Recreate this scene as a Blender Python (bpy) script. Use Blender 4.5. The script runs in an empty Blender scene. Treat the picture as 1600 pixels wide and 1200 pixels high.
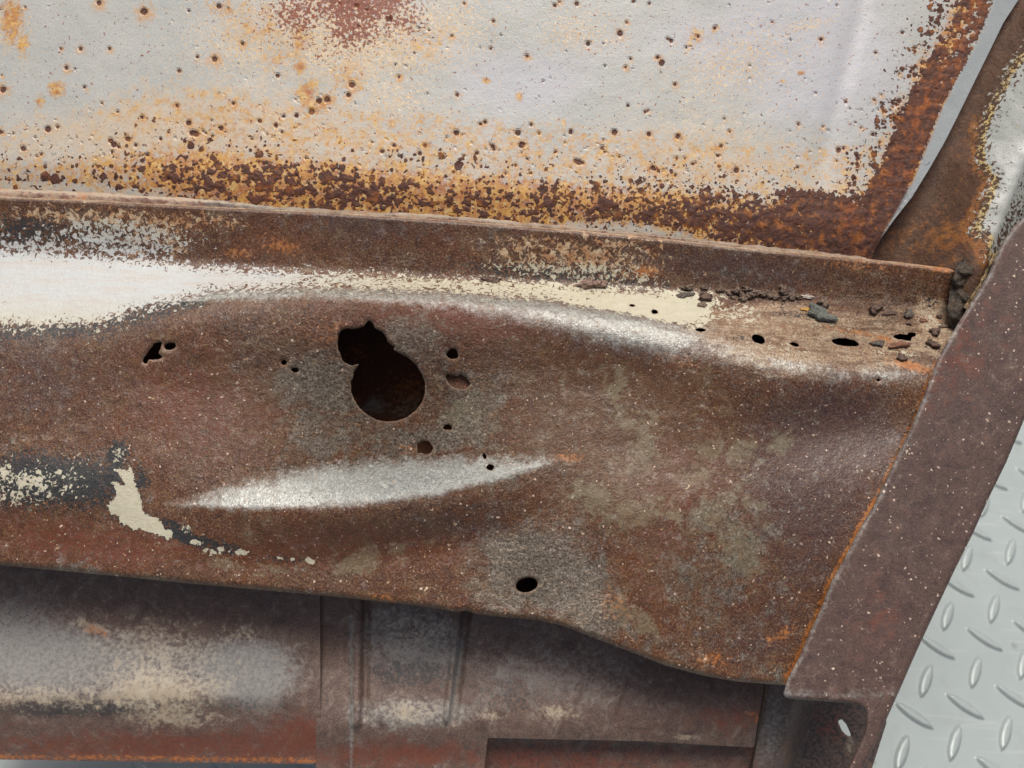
import bpy, math, random
import numpy as np
from mathutils import Matrix, Vector

sc = bpy.context.scene
rnd = random.Random(7)

# ------------------------------------------------------------------ frame, camera, light
F = 1200.0                       # focal length in photo pixels (1600 wide)
K = 1 / 3000.0                   # metres per photo pixel on the plane of the door's front face
D0 = 0.40                        # distance of that plane from the lens
UP = np.array([0.1314, 0.5733, 0.8088]); UP /= np.linalg.norm(UP)      # floor normal seen from the camera
XW = np.array([1.0, 0, 0]) - UP[0] * UP; XW /= np.linalg.norm(XW)
YW = np.cross(UP, XW)
RW = np.stack([XW, YW, UP])      # camera axes -> world axes
PITCH = 0.034                    # spacing of the lugs on the tread plate
CAM_H = 17.97 * PITCH

cam_d = bpy.data.cameras.new('camera'); cam = bpy.data.objects.new('camera', cam_d)
sc.collection.objects.link(cam); sc.camera = cam
cam_d.sensor_width = 36; cam_d.lens = 27.0; cam_d.clip_start = 0.02; cam_d.clip_end = 100
cam.matrix_world = Matrix.Translation((0, 0, CAM_H)) @ Matrix(RW.tolist()).to_4x4()
cam_d.dof.use_dof = True; cam_d.dof.focus_distance = 0.415; cam_d.dof.aperture_fstop = 8.0

world = bpy.data.worlds.new('World'); sc.world = world; world.use_nodes = True
wn = world.node_tree; bg = wn.nodes['Background']
sky = wn.nodes.new('ShaderNodeTexSky'); sky.sky_type = 'NISHITA'; sky.sun_disc = False
wn.links.new(sky.outputs[0], bg.inputs[0]); bg.inputs[1].default_value = 0.055
SUN_CAM = np.array([0.03, 0.79, 0.61])            # towards the bright part of the sky
SUN_W = RW @ (SUN_CAM / np.linalg.norm(SUN_CAM))
el = math.asin(SUN_W[2]); az = math.atan2(SUN_W[0], SUN_W[1])
sky.sun_elevation = el; sky.sun_rotation = az
sky.air_density = 0.7; sky.dust_density = 8.0; sky.ozone_density = 0.4
sun_d = bpy.data.lights.new('sun', 'SUN'); sun_d.energy = 1.5; sun_d.angle = math.radians(28); sun_d.color = (1, 0.98, 0.95)
sun = bpy.data.objects.new('sun', sun_d); sc.collection.objects.link(sun)
sun.rotation_euler = Vector((-SUN_W).tolist()).to_track_quat('-Z', 'Y').to_euler()
sun.location = (SUN_W * 3).tolist()
vs = sc.view_settings; vs.view_transform = 'Standard'; vs.look = 'None'; vs.gamma = 1; vs.exposure = 0.85

# ------------------------------------------------------------------ helpers: geometry
def W3(X, Y, w):
    """world point on the door at photo column X, row Y, standing w metres in front of the door's plane"""
    d = D0 - w
    c = np.stack([(X - 800) / F * d, (600 - Y) / F * d, -d], -1)
    r = c @ RW.T
    r[..., 2] += CAM_H
    return r
def lin(r, g, b, s=1.0):
    f = lambda c: ((c / 255 + 0.055) / 1.055) ** 2.4 if c > 10 else c / 255 / 12.92
    return (f(r) * s, f(g) * s, f(b) * s, 1)
def sst(x): x = np.clip(x, 0, 1); return x * x * (3 - 2 * x)
def smax(a, b, k): return 0.5 * (a + b + np.sqrt((a - b) ** 2 + k * k))
def smin(a, b, k): return 0.5 * (a + b - np.sqrt((a - b) ** 2 + k * k))
def curve(pts, smooth=40):
    p = np.array(pts, float); xs = np.arange(-300, 1900); ys = np.interp(xs, p[:, 0], p[:, 1])
    if smooth:
        pad = np.pad(ys, smooth, mode='edge'); ker = np.hanning(2 * smooth + 1); ker /= ker.sum()
        ys = np.convolve(pad, ker, 'valid')
    return lambda X: np.interp(X, xs, ys)
_rng = np.random.default_rng(11)
_lat = _rng.random((256, 256))
def vnoise(x, y):
    xi = np.floor(x).astype(int); yi = np.floor(y).astype(int); fx = x - xi; fy = y - yi
    fx = fx * fx * (3 - 2 * fx); fy = fy * fy * (3 - 2 * fy)
    g = lambda a, b: _lat[a & 255, b & 255]
    return (g(xi, yi) * (1 - fx) + g(xi + 1, yi) * fx) * (1 - fy) + (g(xi, yi + 1) * (1 - fx) + g(xi + 1, yi + 1) * fx) * fy
def fbm(X, Y, size, oct=4, seed=0):
    a = 0; s = 0; amp = 1
    for o in range(oct):
        a = a + amp * vnoise(X / size + 17.3 * seed + 5.1 * o, Y / size + 9.7 * seed + 3.3 * o); s += amp; amp *= 0.5; size = size / 2
    return a / s
def sdf(poly, X, Y):
    """signed distance to a polygon, positive inside"""
    p = np.array(poly, float); q = np.roll(p, -1, 0)
    d = np.full(X.shape, 1e9); ins = np.zeros(X.shape, bool)
    for (ax, ay), (bx, by) in zip(p, q):
        ex, ey = bx - ax, by - ay; l2 = ex * ex + ey * ey + 1e-9
        t = np.clip(((X - ax) * ex + (Y - ay) * ey) / l2, 0, 1)
        d = np.minimum(d, np.hypot(X - ax - t * ex, Y - ay - t * ey))
        if ay != by:
            ins ^= ((ay > Y) != (by > Y)) & (X < ex * (Y - ay) / ey + ax)
    return np.where(ins, d, -d)
def line_d(pts, X, Y):
    d = np.full(X.shape, 1e9)
    for (ax, ay), (bx, by) in zip(pts[:-1], pts[1:]):
        ex, ey = bx - ax, by - ay; t = np.clip(((X - ax) * ex + (Y - ay) * ey) / (ex * ex + ey * ey + 1e-9), 0, 1)
        d = np.minimum(d, np.hypot(X - ax - t * ex, Y - ay - t * ey))
    return d
def blob(X, Y, cx, cy, rx, ry, rot=0, p=2):
    a = math.radians(rot); c, s = math.cos(a), math.sin(a)
    u = ((X - cx) * c + (Y - cy) * s) / rx; v = (-(X - cx) * s + (Y - cy) * c) / ry
    return np.exp(-((u * u + v * v) ** (p / 2)))
def ring(cx, cy, rx, ry, rot=0, n=16, jag=0.12, seed=0):
    r = random.Random(seed); a0 = math.radians(rot); out = []
    for i in range(n):
        a = 2 * math.pi * i / n; k = 1 + r.uniform(-jag, jag)
        u, v = rx * k * math.cos(a), ry * k * math.sin(a)
        out.append((cx + u * math.cos(a0) - v * math.sin(a0), cy + u * math.sin(a0) + v * math.cos(a0)))
    return out
def zoomed(pts, s, ox, oy): return [(x * s + ox, y * s + oy) for x, y in pts]
def jag_open(pts, amp, seed):
    return jagged(list(pts), amp, seed)[:-max(1, int(math.hypot(pts[0][0] - pts[-1][0], pts[0][1] - pts[-1][1]) / 3.0))]
def jagged(poly, amp, seed, step=3.0):
    r = random.Random(seed); out = []
    for (ax, ay), (bx, by) in zip(poly, poly[1:] + poly[:1]):
        L = math.hypot(bx - ax, by - ay); n = max(1, int(L / step)); nx, ny = -(by - ay) / (L + 1e-9), (bx - ax) / (L + 1e-9)
        for i in range(n):
            o = r.uniform(-amp, amp); t = i / n
            out.append((ax + (bx - ax) * t + nx * o, ay + (by - ay) * t + ny * o))
    return out

ROOT = None
def link(name, me, parent=None):
    o = bpy.data.objects.new(name, me); sc.collection.objects.link(o)
    if parent: o.parent = parent
    return o
def np_mesh(name, co, polys_flat, sizes, attrs=None, smooth=None):
    me = bpy.data.meshes.new(name)
    me.vertices.add(len(co)); me.vertices.foreach_set('co', np.asarray(co, np.float32).ravel())
    me.loops.add(len(polys_flat)); me.loops.foreach_set('vertex_index', np.asarray(polys_flat, np.int32))
    sizes = np.asarray(sizes, np.int32); starts = np.concatenate([[0], np.cumsum(sizes)[:-1]]).astype(np.int32)
    me.polygons.add(len(sizes)); me.polygons.foreach_set('loop_start', starts)
    me.polygons.foreach_set('use_smooth', np.ones(len(sizes), bool) if smooth is None else smooth)
    for k, v in (attrs or {}).items():
        a = me.attributes.new(k, 'FLOAT', 'POINT'); a.data.foreach_set('value', np.asarray(v, np.float32))
    me.update(calc_edges=True); me.validate()
    return me

def sheet(name, domain, holes, wfun, paint, mat, parent, step=2.5, thick=0.0010, bbox=None, dom_sdf=None):
    """pressed sheet of steel: a fine grid cut to its outline and holes, raised by wfun, with a turned-back edge of real thickness"""
    dp = np.array(domain, float)
    x0, y0 = dp.min(0) - step; x1, y1 = dp.max(0) + step
    xs = np.arange(x0, x1 + step, step); ys = np.arange(y0, y1 + step, step)
    X, Y = np.meshgrid(xs, ys)
    S = sdf(domain, X, Y)
    for h in holes:
        hp = np.array(h); m = 12
        i0, i1 = np.searchsorted(xs, [hp[:, 0].min() - m, hp[:, 0].max() + m]); j0, j1 = np.searchsorted(ys, [hp[:, 1].min() - m, hp[:, 1].max() + m])
        sl = (slice(max(j0, 0), j1), slice(max(i0, 0), i1))
        if X[sl].size: S[sl] = np.minimum(S[sl], -sdf(h, X[sl], Y[sl]))
    S[np.abs(S) < 1e-3] = 1e-3
    ny, nx = S.shape
    ins = S > 0
    cnt = ins[:-1, :-1].astype(int) + ins[1:, :-1] + ins[:-1, 1:] + ins[1:, 1:]
    idx = -np.ones(S.shape, np.int64); idx[ins] = np.arange(ins.sum())
    vx = list(X[ins]); vy = list(Y[ins])
    jj, ii = np.nonzero(cnt == 4)
    quads = np.stack([idx[jj, ii], idx[jj + 1, ii], idx[jj + 1, ii + 1], idx[jj, ii + 1]], 1)
    flat = list(quads.ravel()); sizes = [4] * len(quads)
    cache = {}; rim = []
    def cut(a, b):
        key = (a, b) if a < b else (b, a)
        if key not in cache:
            t = S[a] / (S[a] - S[b]); cache[key] = len(vx)
            vx.append(X[a] + t * (X[b] - X[a])); vy.append(Y[a] + t * (Y[b] - Y[a]))
        return cache[key]
    jj, ii = np.nonzero((cnt > 0) & (cnt < 4))
    for j, i in zip(jj.tolist(), ii.tolist()):
        c = [(j, i), (j + 1, i), (j + 1, i + 1), (j, i + 1)]
        poly = []; cuts = []
        for a, b in zip(c, c[1:] + c[:1]):
            if ins[a]: poly.append(int(idx[a]))
            if ins[a] != ins[b]:
                v = cut(a, b); poly.append(v); cuts.append((v, bool(ins[a])))
        if len(poly) >= 3: flat += poly; sizes.append(len(poly))
        for q in range(0, len(cuts) - 1, 2):
            u, v = (cuts[q], cuts[q + 1]) if cuts[q][1] else (cuts[q + 1], cuts[q])
            rim.append((u[0], v[0]))                      # leaves at u, comes back at v
        if len(cuts) == 4 and not cuts[0][1]:
            rim[-2:] = [(cuts[1][0], cuts[2][0]), (cuts[3][0], cuts[0][0])]
    VX = np.array(vx); VY = np.array(vy); w = wfun(VX, VY)
    at = paint(VX, VY)
    at['rim'] = np.zeros(len(VX))
    for h in holes:                                      # the torn metal turns in a little round each hole
        hp = np.array(h); m = np.nonzero((VX > hp[:, 0].min() - 8) & (VX < hp[:, 0].max() + 8) & (VY > hp[:, 1].min() - 8) & (VY < hp[:, 1].max() + 8))[0]
        if len(m):
            d = np.clip(-sdf(h, VX[m], VY[m]), 0, 9)
            w[m] -= 0.0011 * np.clip(1 - d / 4.0, 0, 1) ** 2
            at['rim'][m] = np.maximum(at['rim'][m], np.clip(1.0 - d / 3.0, 0, 1) * 0.55)
    co = W3(VX, VY, w)
    sm = [True] * len(sizes)
    if rim and thick > 0:
        base = len(VX)
        e = np.array(rim); used, inv = np.unique(e.ravel(), return_inverse=True); inv = inv.reshape(e.shape); n = len(used)
        front = co[used]; back = W3(VX[used], VY[used], w[used] - thick)
        co = np.concatenate([co, front, back])
        for k in list(at):
            s = at[k][used] if k != 'rim' else np.ones(n)
            at[k] = np.concatenate([at[k], s, s])
        rq = np.stack([inv[:, 1] + base, inv[:, 0] + base, inv[:, 0] + base + n, inv[:, 1] + base + n], 1)
        flat += list(rq.ravel()); sizes += [4] * len(rq); sm += [True] * len(rq)
    if parent is not None: co = co - np.array(parent.location)
    me = np_mesh(name, co, flat, sizes, at, np.array(sm, bool))
    me.materials.append(mat)
    return link(name, me, parent)

# ------------------------------------------------------------------ helpers: materials
class NT:
    def __init__(s, name):
        s.m = bpy.data.materials.new(name); s.m.use_nodes = True; s.t = s.m.node_tree; s.t.nodes.clear()
        s.out = s.n('ShaderNodeOutputMaterial'); s.bs = s.n('ShaderNodeBsdfPrincipled')
        s.t.links.new(s.bs.outputs[0], s.out.inputs[0])
        s.co = s.n('ShaderNodeTexCoord').outputs['Object']
    def n(s, ty, **kw):
        nd = s.t.nodes.new(ty)
        for k, v in kw.items(): setattr(nd, k, v)
        return nd
    def put(s, sock, v):
        if v is None: return
        if hasattr(v, 'is_linked'): s.t.links.new(v, sock)
        else: sock.default_value = v
    def attr(s, name): return s.n('ShaderNodeAttribute', attribute_name=name).outputs['Fac']
    def math(s, op, a, b=None, c=None, clamp=False):
        nd = s.n('ShaderNodeMath', operation=op, use_clamp=clamp); s.put(nd.inputs[0], a); s.put(nd.inputs[1], b)
        if c is not None: s.put(nd.inputs[2], c)
        return nd.outputs[0]
    def add(s, a, b): return s.math('ADD', a, b)
    def mul(s, a, b): return s.math('MULTIPLY', a, b)
    def stretch(s, sc3):
        nd = s.n('ShaderNodeMapping'); s.put(nd.inputs[0], s.co); nd.inputs['Scale'].default_value = sc3; return nd.outputs[0]
    def noise(s, scale, detail=3, rough=0.55, off=0.0, dist=0.0, vec=None):
        """noise roughly stretched to 0..1; scale in features per metre"""
        mp = s.n('ShaderNodeMapping'); s.put(mp.inputs[0], vec or s.co); mp.inputs['Location'].default_value = (off, off * 1.7, off * 0.6)
        nd = s.n('ShaderNodeTexNoise'); s.put(nd.inputs['Vector'], mp.outputs[0]); nd.inputs['Scale'].default_value = scale
        nd.inputs['Detail'].default_value = detail; nd.inputs['Roughness'].default_value = rough; nd.inputs['Distortion'].default_value = dist
        return s.ramp(nd.outputs[0], 0.25, 0.75)
    def ramp(s, v, a, b, lo=0.0, hi=1.0, smooth=False):
        nd = s.n('ShaderNodeMapRange', interpolation_type='SMOOTHSTEP' if smooth else 'LINEAR'); s.put(nd.inputs[0], v)
        s.put(nd.inputs[1], a); s.put(nd.inputs[2], b); s.put(nd.inputs[3], lo); s.put(nd.inputs[4], hi); return nd.outputs[0]
    def mix(s, f, a, b, mode='MIX'):
        nd = s.n('ShaderNodeMix', data_type='RGBA', blend_type=mode); s.put(nd.inputs[0], f); s.put(nd.inputs[6], a); s.put(nd.inputs[7], b)
        return nd.outputs[2]
    def mixf(s, f, a, b):
        nd = s.n('ShaderNodeMix', data_type='FLOAT'); s.put(nd.inputs[0], f); s.put(nd.inputs[2], a); s.put(nd.inputs[3], b); return nd.outputs[0]
    def layer(s, mask, noise, amt, edge=0.08):
        """mask whose edge is broken up by noise"""
        v = s.math('MULTIPLY_ADD', s.math('SUBTRACT', noise, 0.5), amt, mask)
        return s.ramp(v, 0.5 - edge, 0.5 + edge, smooth=True)
    def specks(s, scale, radius, density, off=0.0, dist=0.0022):
        """scattered grains: voronoi cells, only some of them filled"""
        nz = s.n('ShaderNodeTexNoise'); s.put(nz.inputs['Vector'], s.co); nz.inputs['Scale'].default_value = 700
        sb = s.n('ShaderNodeVectorMath', operation='SUBTRACT'); s.put(sb.inputs[0], nz.outputs[1]); sb.inputs[1].default_value = (0.5 + off, 0.5, 0.5)
        ma = s.n('ShaderNodeVectorMath', operation='MULTIPLY_ADD'); s.put(ma.inputs[0], sb.outputs[0]); ma.inputs[1].default_value = (dist,) * 3; s.put(ma.inputs[2], s.co)
        v = s.n('ShaderNodeTexVoronoi'); s.put(v.inputs['Vector'], ma.outputs[0]); v.inputs['Scale'].default_value = scale
        sep = s.n('ShaderNodeSeparateColor'); s.put(sep.inputs[0], v.outputs['Color'])
        r = s.math('MULTIPLY', sep.outputs[1], radius)
        hit = s.math('LESS_THAN', v.outputs['Distance'], r)
        return s.math('MULTIPLY', hit, s.math('LESS_THAN', sep.outputs[0], density))
    def flecks(s, scale, den, lo, hi, off=0.0, dist=0.003, dscale=330):
        """irregular separate flecks whose size grows with the density den"""
        nz = s.n('ShaderNodeTexNoise'); s.put(nz.inputs['Vector'], s.co); nz.inputs['Scale'].default_value = dscale; nz.inputs['Detail'].default_value = 3
        sb = s.n('ShaderNodeVectorMath', operation='SUBTRACT'); s.put(sb.inputs[0], nz.outputs[1]); sb.inputs[1].default_value = (0.5 + off, 0.5, 0.5)
        ma = s.n('ShaderNodeVectorMath', operation='MULTIPLY_ADD'); s.put(ma.inputs[0], sb.outputs[0]); ma.inputs[1].default_value = (dist,) * 3; s.put(ma.inputs[2], s.co)
        v = s.n('ShaderNodeTexVoronoi'); s.put(v.inputs['Vector'], ma.outputs[0]); v.inputs['Scale'].default_value = scale
        sep = s.n('ShaderNodeSeparateColor'); s.put(sep.inputs[0], v.outputs['Color'])
        rad = s.mul(s.ramp(s.mul(sep.outputs[1], sep.outputs[1]), 0.0, 1.0, lo, hi), s.ramp(s.math('SUBTRACT', den, s.mul(sep.outputs[0], 0.55)), 0.0, 0.3))
        return s.ramp(s.math('SUBTRACT', rad, v.outputs['Distance']), -0.02, 0.02)
    def bump(s, h, strength, dist, prev=None):
        nd = s.n('ShaderNodeBump'); s.put(nd.inputs['Height'], h); s.put(nd.inputs['Strength'], strength); nd.inputs['Distance'].default_value = dist
        if prev is not None: s.put(nd.inputs['Normal'], prev)
        return nd.outputs[0]
    def done(s, col, rough, normal=None, metal=0.0, spec=0.5):
        s.put(s.bs.inputs['Base Color'], col); s.put(s.bs.inputs['Roughness'], rough); s.put(s.bs.inputs['Metallic'], metal)
        s.put(s.bs.inputs['Specular IOR Level'], spec)
        if normal is not None: s.put(s.bs.inputs['Normal'], normal)
        return s.m

def rust_ground(t, purple=0.5):
    """brown rust film: purple, red and olive browns with a fine grain"""
    a = t.noise(38, 5, 0.62, 0.3); b = t.noise(75, 5, 0.65, 2.1); g = t.noise(1150, 2, 0.6, 4.2); c = t.noise(260, 4, 0.6, 7.7)
    col = t.mix(t.ramp(a, 0.25, 0.8), lin(92, 53, 29), lin(76, 52, 38))
    col = t.mix(t.mul(t.ramp(b, 0.5, 0.95), 0.7), col, lin(98, 75, 44))
    col = t.mix(t.mul(t.ramp(c, 0.5, 0.9), 0.6), col, lin(56, 36, 28))
    col = t.mix(t.mul(t.ramp(c, 0.5, 0.1), 0.4), col, lin(112, 78, 52))
    col = t.mix(t.mul(t.ramp(g, 0.5, 0.95), 0.65), col, lin(152, 114, 80))
    col = t.mix(t.mul(t.ramp(g, 0.52, 0.05), 0.68), col, lin(42, 27, 20))
    return col, g, c

def mat_shell():
    t = NT('rusted_inner_shell')
    col, g, c = rust_ground(t)
    fine = t.noise(520, 4, 0.65, 3.0); mid = t.noise(190, 5, 0.65, 5.5); spk = t.noise(900, 3, 0.6, 8.8)
    streak = t.noise(300, 4, 0.6, 1.0, vec=None)
    warp = t.noise(105, 6, 0.72, 61.0, dist=1.0); warp2 = t.noise(62, 6, 0.7, 67.0, dist=1.2)
    och = t.layer(t.attr('ochre'), warp2, 0.8, 0.45); col = t.mix(t.mul(och, 0.85), col, t.mix(t.mixf(0.5, g, c), lin(44, 25, 13), lin(112, 76, 42)))
    col = t.mix(t.mul(t.ramp(warp, 0.55, 0.85), 0.45), col, t.mix(g, lin(98, 84, 62), lin(140, 122, 96)))
    col = t.mix(t.mul(t.ramp(warp, 0.45, 0.15), 0.5), col, t.mix(g, lin(50, 32, 28), lin(84, 58, 48)))
    red = t.layer(t.attr('red'), mid, 0.9, 0.35); col = t.mix(t.mul(red, 0.75), col, t.mix(fine, lin(118, 62, 38), lin(88, 48, 34)))
    pur = t.layer(t.attr('purple'), mid, 0.6, 0.4); col = t.mix(t.mul(pur, 0.62), col, t.mix(g, lin(48, 36, 37), lin(92, 73, 70)))
    lowf = t.noise(70, 5, 0.68, 51.0, dist=0.8)
    gr = t.layer(t.attr('grey'), t.mixf(0.45, lowf, t.mixf(0.5, mid, t.noise(330, 5, 0.7, 95.0, dist=0.8, vec=t.stretch((0.45, 1, 1))))), 2.0, 0.34)
    col = t.mix(t.mul(gr, 0.62), col, t.mix(t.ramp(t.mixf(0.5, g, fine), 0.25, 0.75), lin(74, 70, 62), lin(158, 152, 138)))
    ol = t.layer(t.attr('olive'), t.mixf(0.65, t.mixf(0.5, mid, fine), warp), 1.7, 0.22); col = t.mix(t.mul(ol, 0.42), col, t.mix(t.mixf(0.5, g, fine), lin(98, 92, 70), lin(152, 144, 116)))
    stv = t.stretch((0.10, 1.0, 1.0)); stk = t.noise(700, 4, 0.65, 13.0, vec=stv); stk2 = t.noise(200, 3, 0.6, 19.0, vec=stv); stk3 = t.noise(360, 6, 0.72, 23.0, dist=0.6, vec=t.stretch((0.38, 1.0, 1.0)))
    tan = t.layer(t.attr('tan'), t.mixf(0.6, t.mixf(0.4, mid, fine), stk2), 1.3, 0.34)
    tc = t.mix(t.ramp(t.mixf(0.5, stk3, g), 0.3, 0.75), lin(112, 82, 60), lin(204, 182, 150)); tc = t.mix(t.mul(t.ramp(t.noise(110, 5, 0.7, 97.0, dist=0.8), 0.5, 0.85), 0.65), tc, lin(176, 164, 142)); tc = t.mix(t.mul(t.ramp(t.noise(140, 5, 0.7, 99.0, dist=0.8), 0.52, 0.85), 0.7), tc, lin(124, 78, 46))
    col = t.mix(t.mul(tan, 0.82), col, tc)
    org = t.layer(t.attr('orange'), fine, 1.0, 0.25); col = t.mix(t.mul(org, 0.85), col, t.mix(mid, lin(150, 84, 36), lin(196, 132, 70)))
    wo = t.layer(t.attr('worn_sheen'), t.mixf(0.5, t.mixf(0.4, fine, g), mid), 1.1, 0.5)  # pale bare metal, plus sky sheen painted into the colour of ledge and crest
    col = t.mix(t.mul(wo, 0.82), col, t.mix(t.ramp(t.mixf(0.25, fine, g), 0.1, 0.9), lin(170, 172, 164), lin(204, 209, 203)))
    fk = t.layer(t.attr('fleck'), t.noise(330, 4, 0.65, 71.0, dist=0.8), 1.3, 0.09); col = t.mix(t.mul(fk, 0.85), col, t.mix(t.ramp(mid, 0.35, 0.7), lin(176, 130, 88), lin(206, 184, 150)))
    dk = t.layer(t.attr('dark'), t.mixf(0.5, fine, spk), 1.9, 0.1); col = t.mix(t.mul(dk, 0.95), col, t.mix(g, lin(22, 25, 27), lin(52, 56, 56)))
    cr = t.layer(t.attr('cream'), t.mixf(0.25, t.noise(370, 3, 0.6, 93.0, dist=0.9), spk), 1.35, 0.05)
    cr = t.math('MAXIMUM', cr, t.mul(dk, t.mul(t.ramp(t.attr('fleckc'), 0.1, 0.3), t.flecks(300, t.attr('fleckc'), 0.12, 0.5, 4.0, 0.0035, 500))))
    creamc = t.mix(t.attr('white'), t.mix(mid, lin(178, 172, 146), lin(194, 189, 168)), t.mix(stk2, lin(182, 188, 188), lin(182, 180, 174)))
    creamc = t.mix(t.mul(t.ramp(stk, 0.5, 0.9), 0.4), creamc, lin(176, 166, 150)); creamc = t.mix(t.mul(t.ramp(stk2, 0.6, 0.95), 0.35), creamc, lin(182, 168, 154))
    creamc = t.mix(t.mul(t.ramp(spk, 0.62, 0.95), 0.35), creamc, lin(176, 160, 132))
    col = t.mix(cr, col, creamc)
    sp = t.specks(300, 0.20, 0.40); sp2 = t.specks(540, 0.24, 0.18, 3.3)
    sp = t.math('MAXIMUM', sp, sp2)
    keep = t.math('SUBTRACT', 1.0, t.math('MAXIMUM', cr, t.mul(tan, 0.7)))
    sp = t.mul(sp, t.mul(keep, t.attr('specks')))
    col = t.mix(t.mul(sp, t.ramp(t.noise(160, 2, 0.5, 91.0), 0.25, 0.7, 0.35, 0.95)), col, lin(222, 198, 174))
    rim = t.attr('rim'); col = t.mix(t.mul(rim, 0.8), col, t.mix(fine, lin(140, 104, 84), lin(200, 178, 156)))
    corr = t.math('MAXIMUM', t.attr('corrode'), t.mul(wo, 0.30))
    h1 = t.mixf(t.mul(wo, 0.6), t.noise(420, 6, 0.7, 2.2, dist=0.6), t.noise(480, 2, 0.5, 2.9, dist=2.2))
    nrm = t.bump(g, t.mixf(wo, 0.13, 0.05), 0.0006)
    nrm = t.bump(h1, t.math('MULTIPLY_ADD', corr, 0.9, 0.12), 0.0016, nrm)
    nrm = t.bump(t.math('MAXIMUM', t.mul(cr, 1.0), sp), 0.35, 0.0004, nrm)
    ro = t.mixf(wo, t.ramp(fine, 0.0, 1.0, 0.30, 0.44), 0.36)
    ro = t.mixf(cr, ro, 0.42); ro = t.mixf(t.mul(dk, 0.8), ro, 0.45)
    return t.done(col, ro, nrm, t.mul(t.math('MAXIMUM', t.mul(gr, 0.45), t.mul(wo, 0.45)), t.math('SUBTRACT', 1.0, cr)), 0.5)

def mat_skin():
    t = NT('rust_spotted_grey_paint')
    mid = t.noise(170, 5, 0.62, 1.5); fine = t.noise(430, 4, 0.62, 6.1, dist=0.4); g = t.noise(1200, 2, 0.6, 2.7); big = t.noise(28, 3, 0.5, 9.0)
    blot = t.noise(215, 2.2, 0.5, 12.3, dist=0.3)
    col = t.mix(big, lin(176, 179, 174), lin(192, 191, 184)); col = t.mix(t.mul(g, 0.6), col, lin(150, 151, 145))
    col = t.mix(t.mul(t.layer(t.attr('lilac'), big, 0.5, 0.4), 0.5), col, lin(184, 184, 194))  # lilac tint puts the panel's cool sky sheen into the colour
    w = t.layer(t.attr('warm'), t.mixf(0.6, mid, fine), 1.1, 0.3); col = t.mix(t.mul(w, 0.75), col, t.mix(fine, lin(196, 164, 120), lin(206, 196, 178)))
    tn = t.layer(t.attr('tan'), t.noise(800, 3, 0.6, 3.9), 1.5, 0.12); col = t.mix(t.mul(tn, 0.8), col, t.mix(fine, lin(190, 140, 74), lin(232, 214, 176)))
    hal = t.layer(t.attr('halo'), fine, 0.7, 0.35); col = t.mix(t.mul(hal, 0.8), col, t.mix(mid, lin(196, 134, 58), lin(196, 156, 102)))
    org = t.layer(t.attr('orange'), t.mixf(0.5, mid, fine), 1.0, 0.22)
    oc = t.mix(t.ramp(mid, 0.25, 0.75), lin(164, 88, 22), lin(202, 154, 70)); oc = t.mix(t.mul(t.ramp(t.noise(310, 4, 0.65, 77.0), 0.5, 0.8), 0.8), oc, lin(214, 188, 130)); oc = t.mix(t.mul(t.ramp(t.noise(420, 4, 0.65, 79.0), 0.5, 0.85), 0.7), oc, lin(142, 74, 22)); col = t.mix(t.mul(org, 0.92), col, oc)
    mar = t.layer(t.attr('maroon'), t.noise(560, 3, 0.6, 4.4, dist=0.3), 1.5, 0.1); col = t.mix(mar, col, t.mix(fine, lin(92, 36, 18), lin(150, 78, 40)))
    den = t.math('MULTIPLY_ADD', t.math('SUBTRACT', t.noise(55, 3, 0.55, 70.0), 0.5), t.mul(t.ramp(t.attr('dens'), 0.05, 0.4), 0.28), t.math('MULTIPLY_ADD', t.attr('dens'), 1.2, -0.20))
    dk = t.layer(den, blot, 1.25, 0.05); dd = t.attr('dens'); dk2 = t.math('MAXIMUM', t.flecks(185, t.mul(dd, 1.2), 0.20, 0.60), t.flecks(400, t.mul(dd, 1.4), 0.18, 0.62, 2.0, 0.0016, 600))
    dk2 = t.math('MAXIMUM', dk2, t.layer(t.math('MULTIPLY_ADD', t.attr('fine'), dd, t.math('MULTIPLY_ADD', t.attr('fine'), 0.25, -0.30)), t.noise(430, 2.5, 0.55, 15.0, dist=0.3), 1.15, 0.06))
    dk = t.math('MAXIMUM', dk, dk2); dk = t.math('MAXIMUM', dk, t.layer(t.attr('pit'), fine, 0.5, 0.12))
    dc = t.mix(t.ramp(fine, 0.3, 0.9), lin(66, 38, 28), lin(100, 56, 34)); dc = t.mix(t.mul(t.ramp(mid, 0.55, 0.9), 0.75), dc, lin(166, 98, 30))
    dc = t.mix(t.mul(t.attr('burnt'), t.ramp(mid, 0.35, 0.8)), dc, lin(158, 84, 28))
    col = t.mix(dk, col, dc)
    ed = t.attr('clean'); col = t.mix(t.mul(ed, 0.95), col, t.mix(g, lin(150, 156, 158), lin(172, 178, 178)))
    sp = t.specks(330, 0.28, 0.22, 0.7); col = t.mix(t.mul(sp, t.mul(t.attr('tan'), 0.9)), col, lin(246, 236, 214))
    rim = t.attr('rim'); col = t.mix(t.mul(rim, 0.6), col, lin(210, 208, 200))
    nrm = t.bump(g, 0.16, 0.0006); nrm = t.bump(t.math('SUBTRACT', t.mul(blot, dk), t.mul(t.attr('pit'), 1.5)), 0.6, 0.0012, nrm)
    nrm = t.bump(t.noise(330, 4, 0.6, 20), 0.10, 0.001, nrm)
    return t.done(col, t.mixf(dk, 0.42, 0.72), nrm, 0.0, 0.5)

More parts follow.
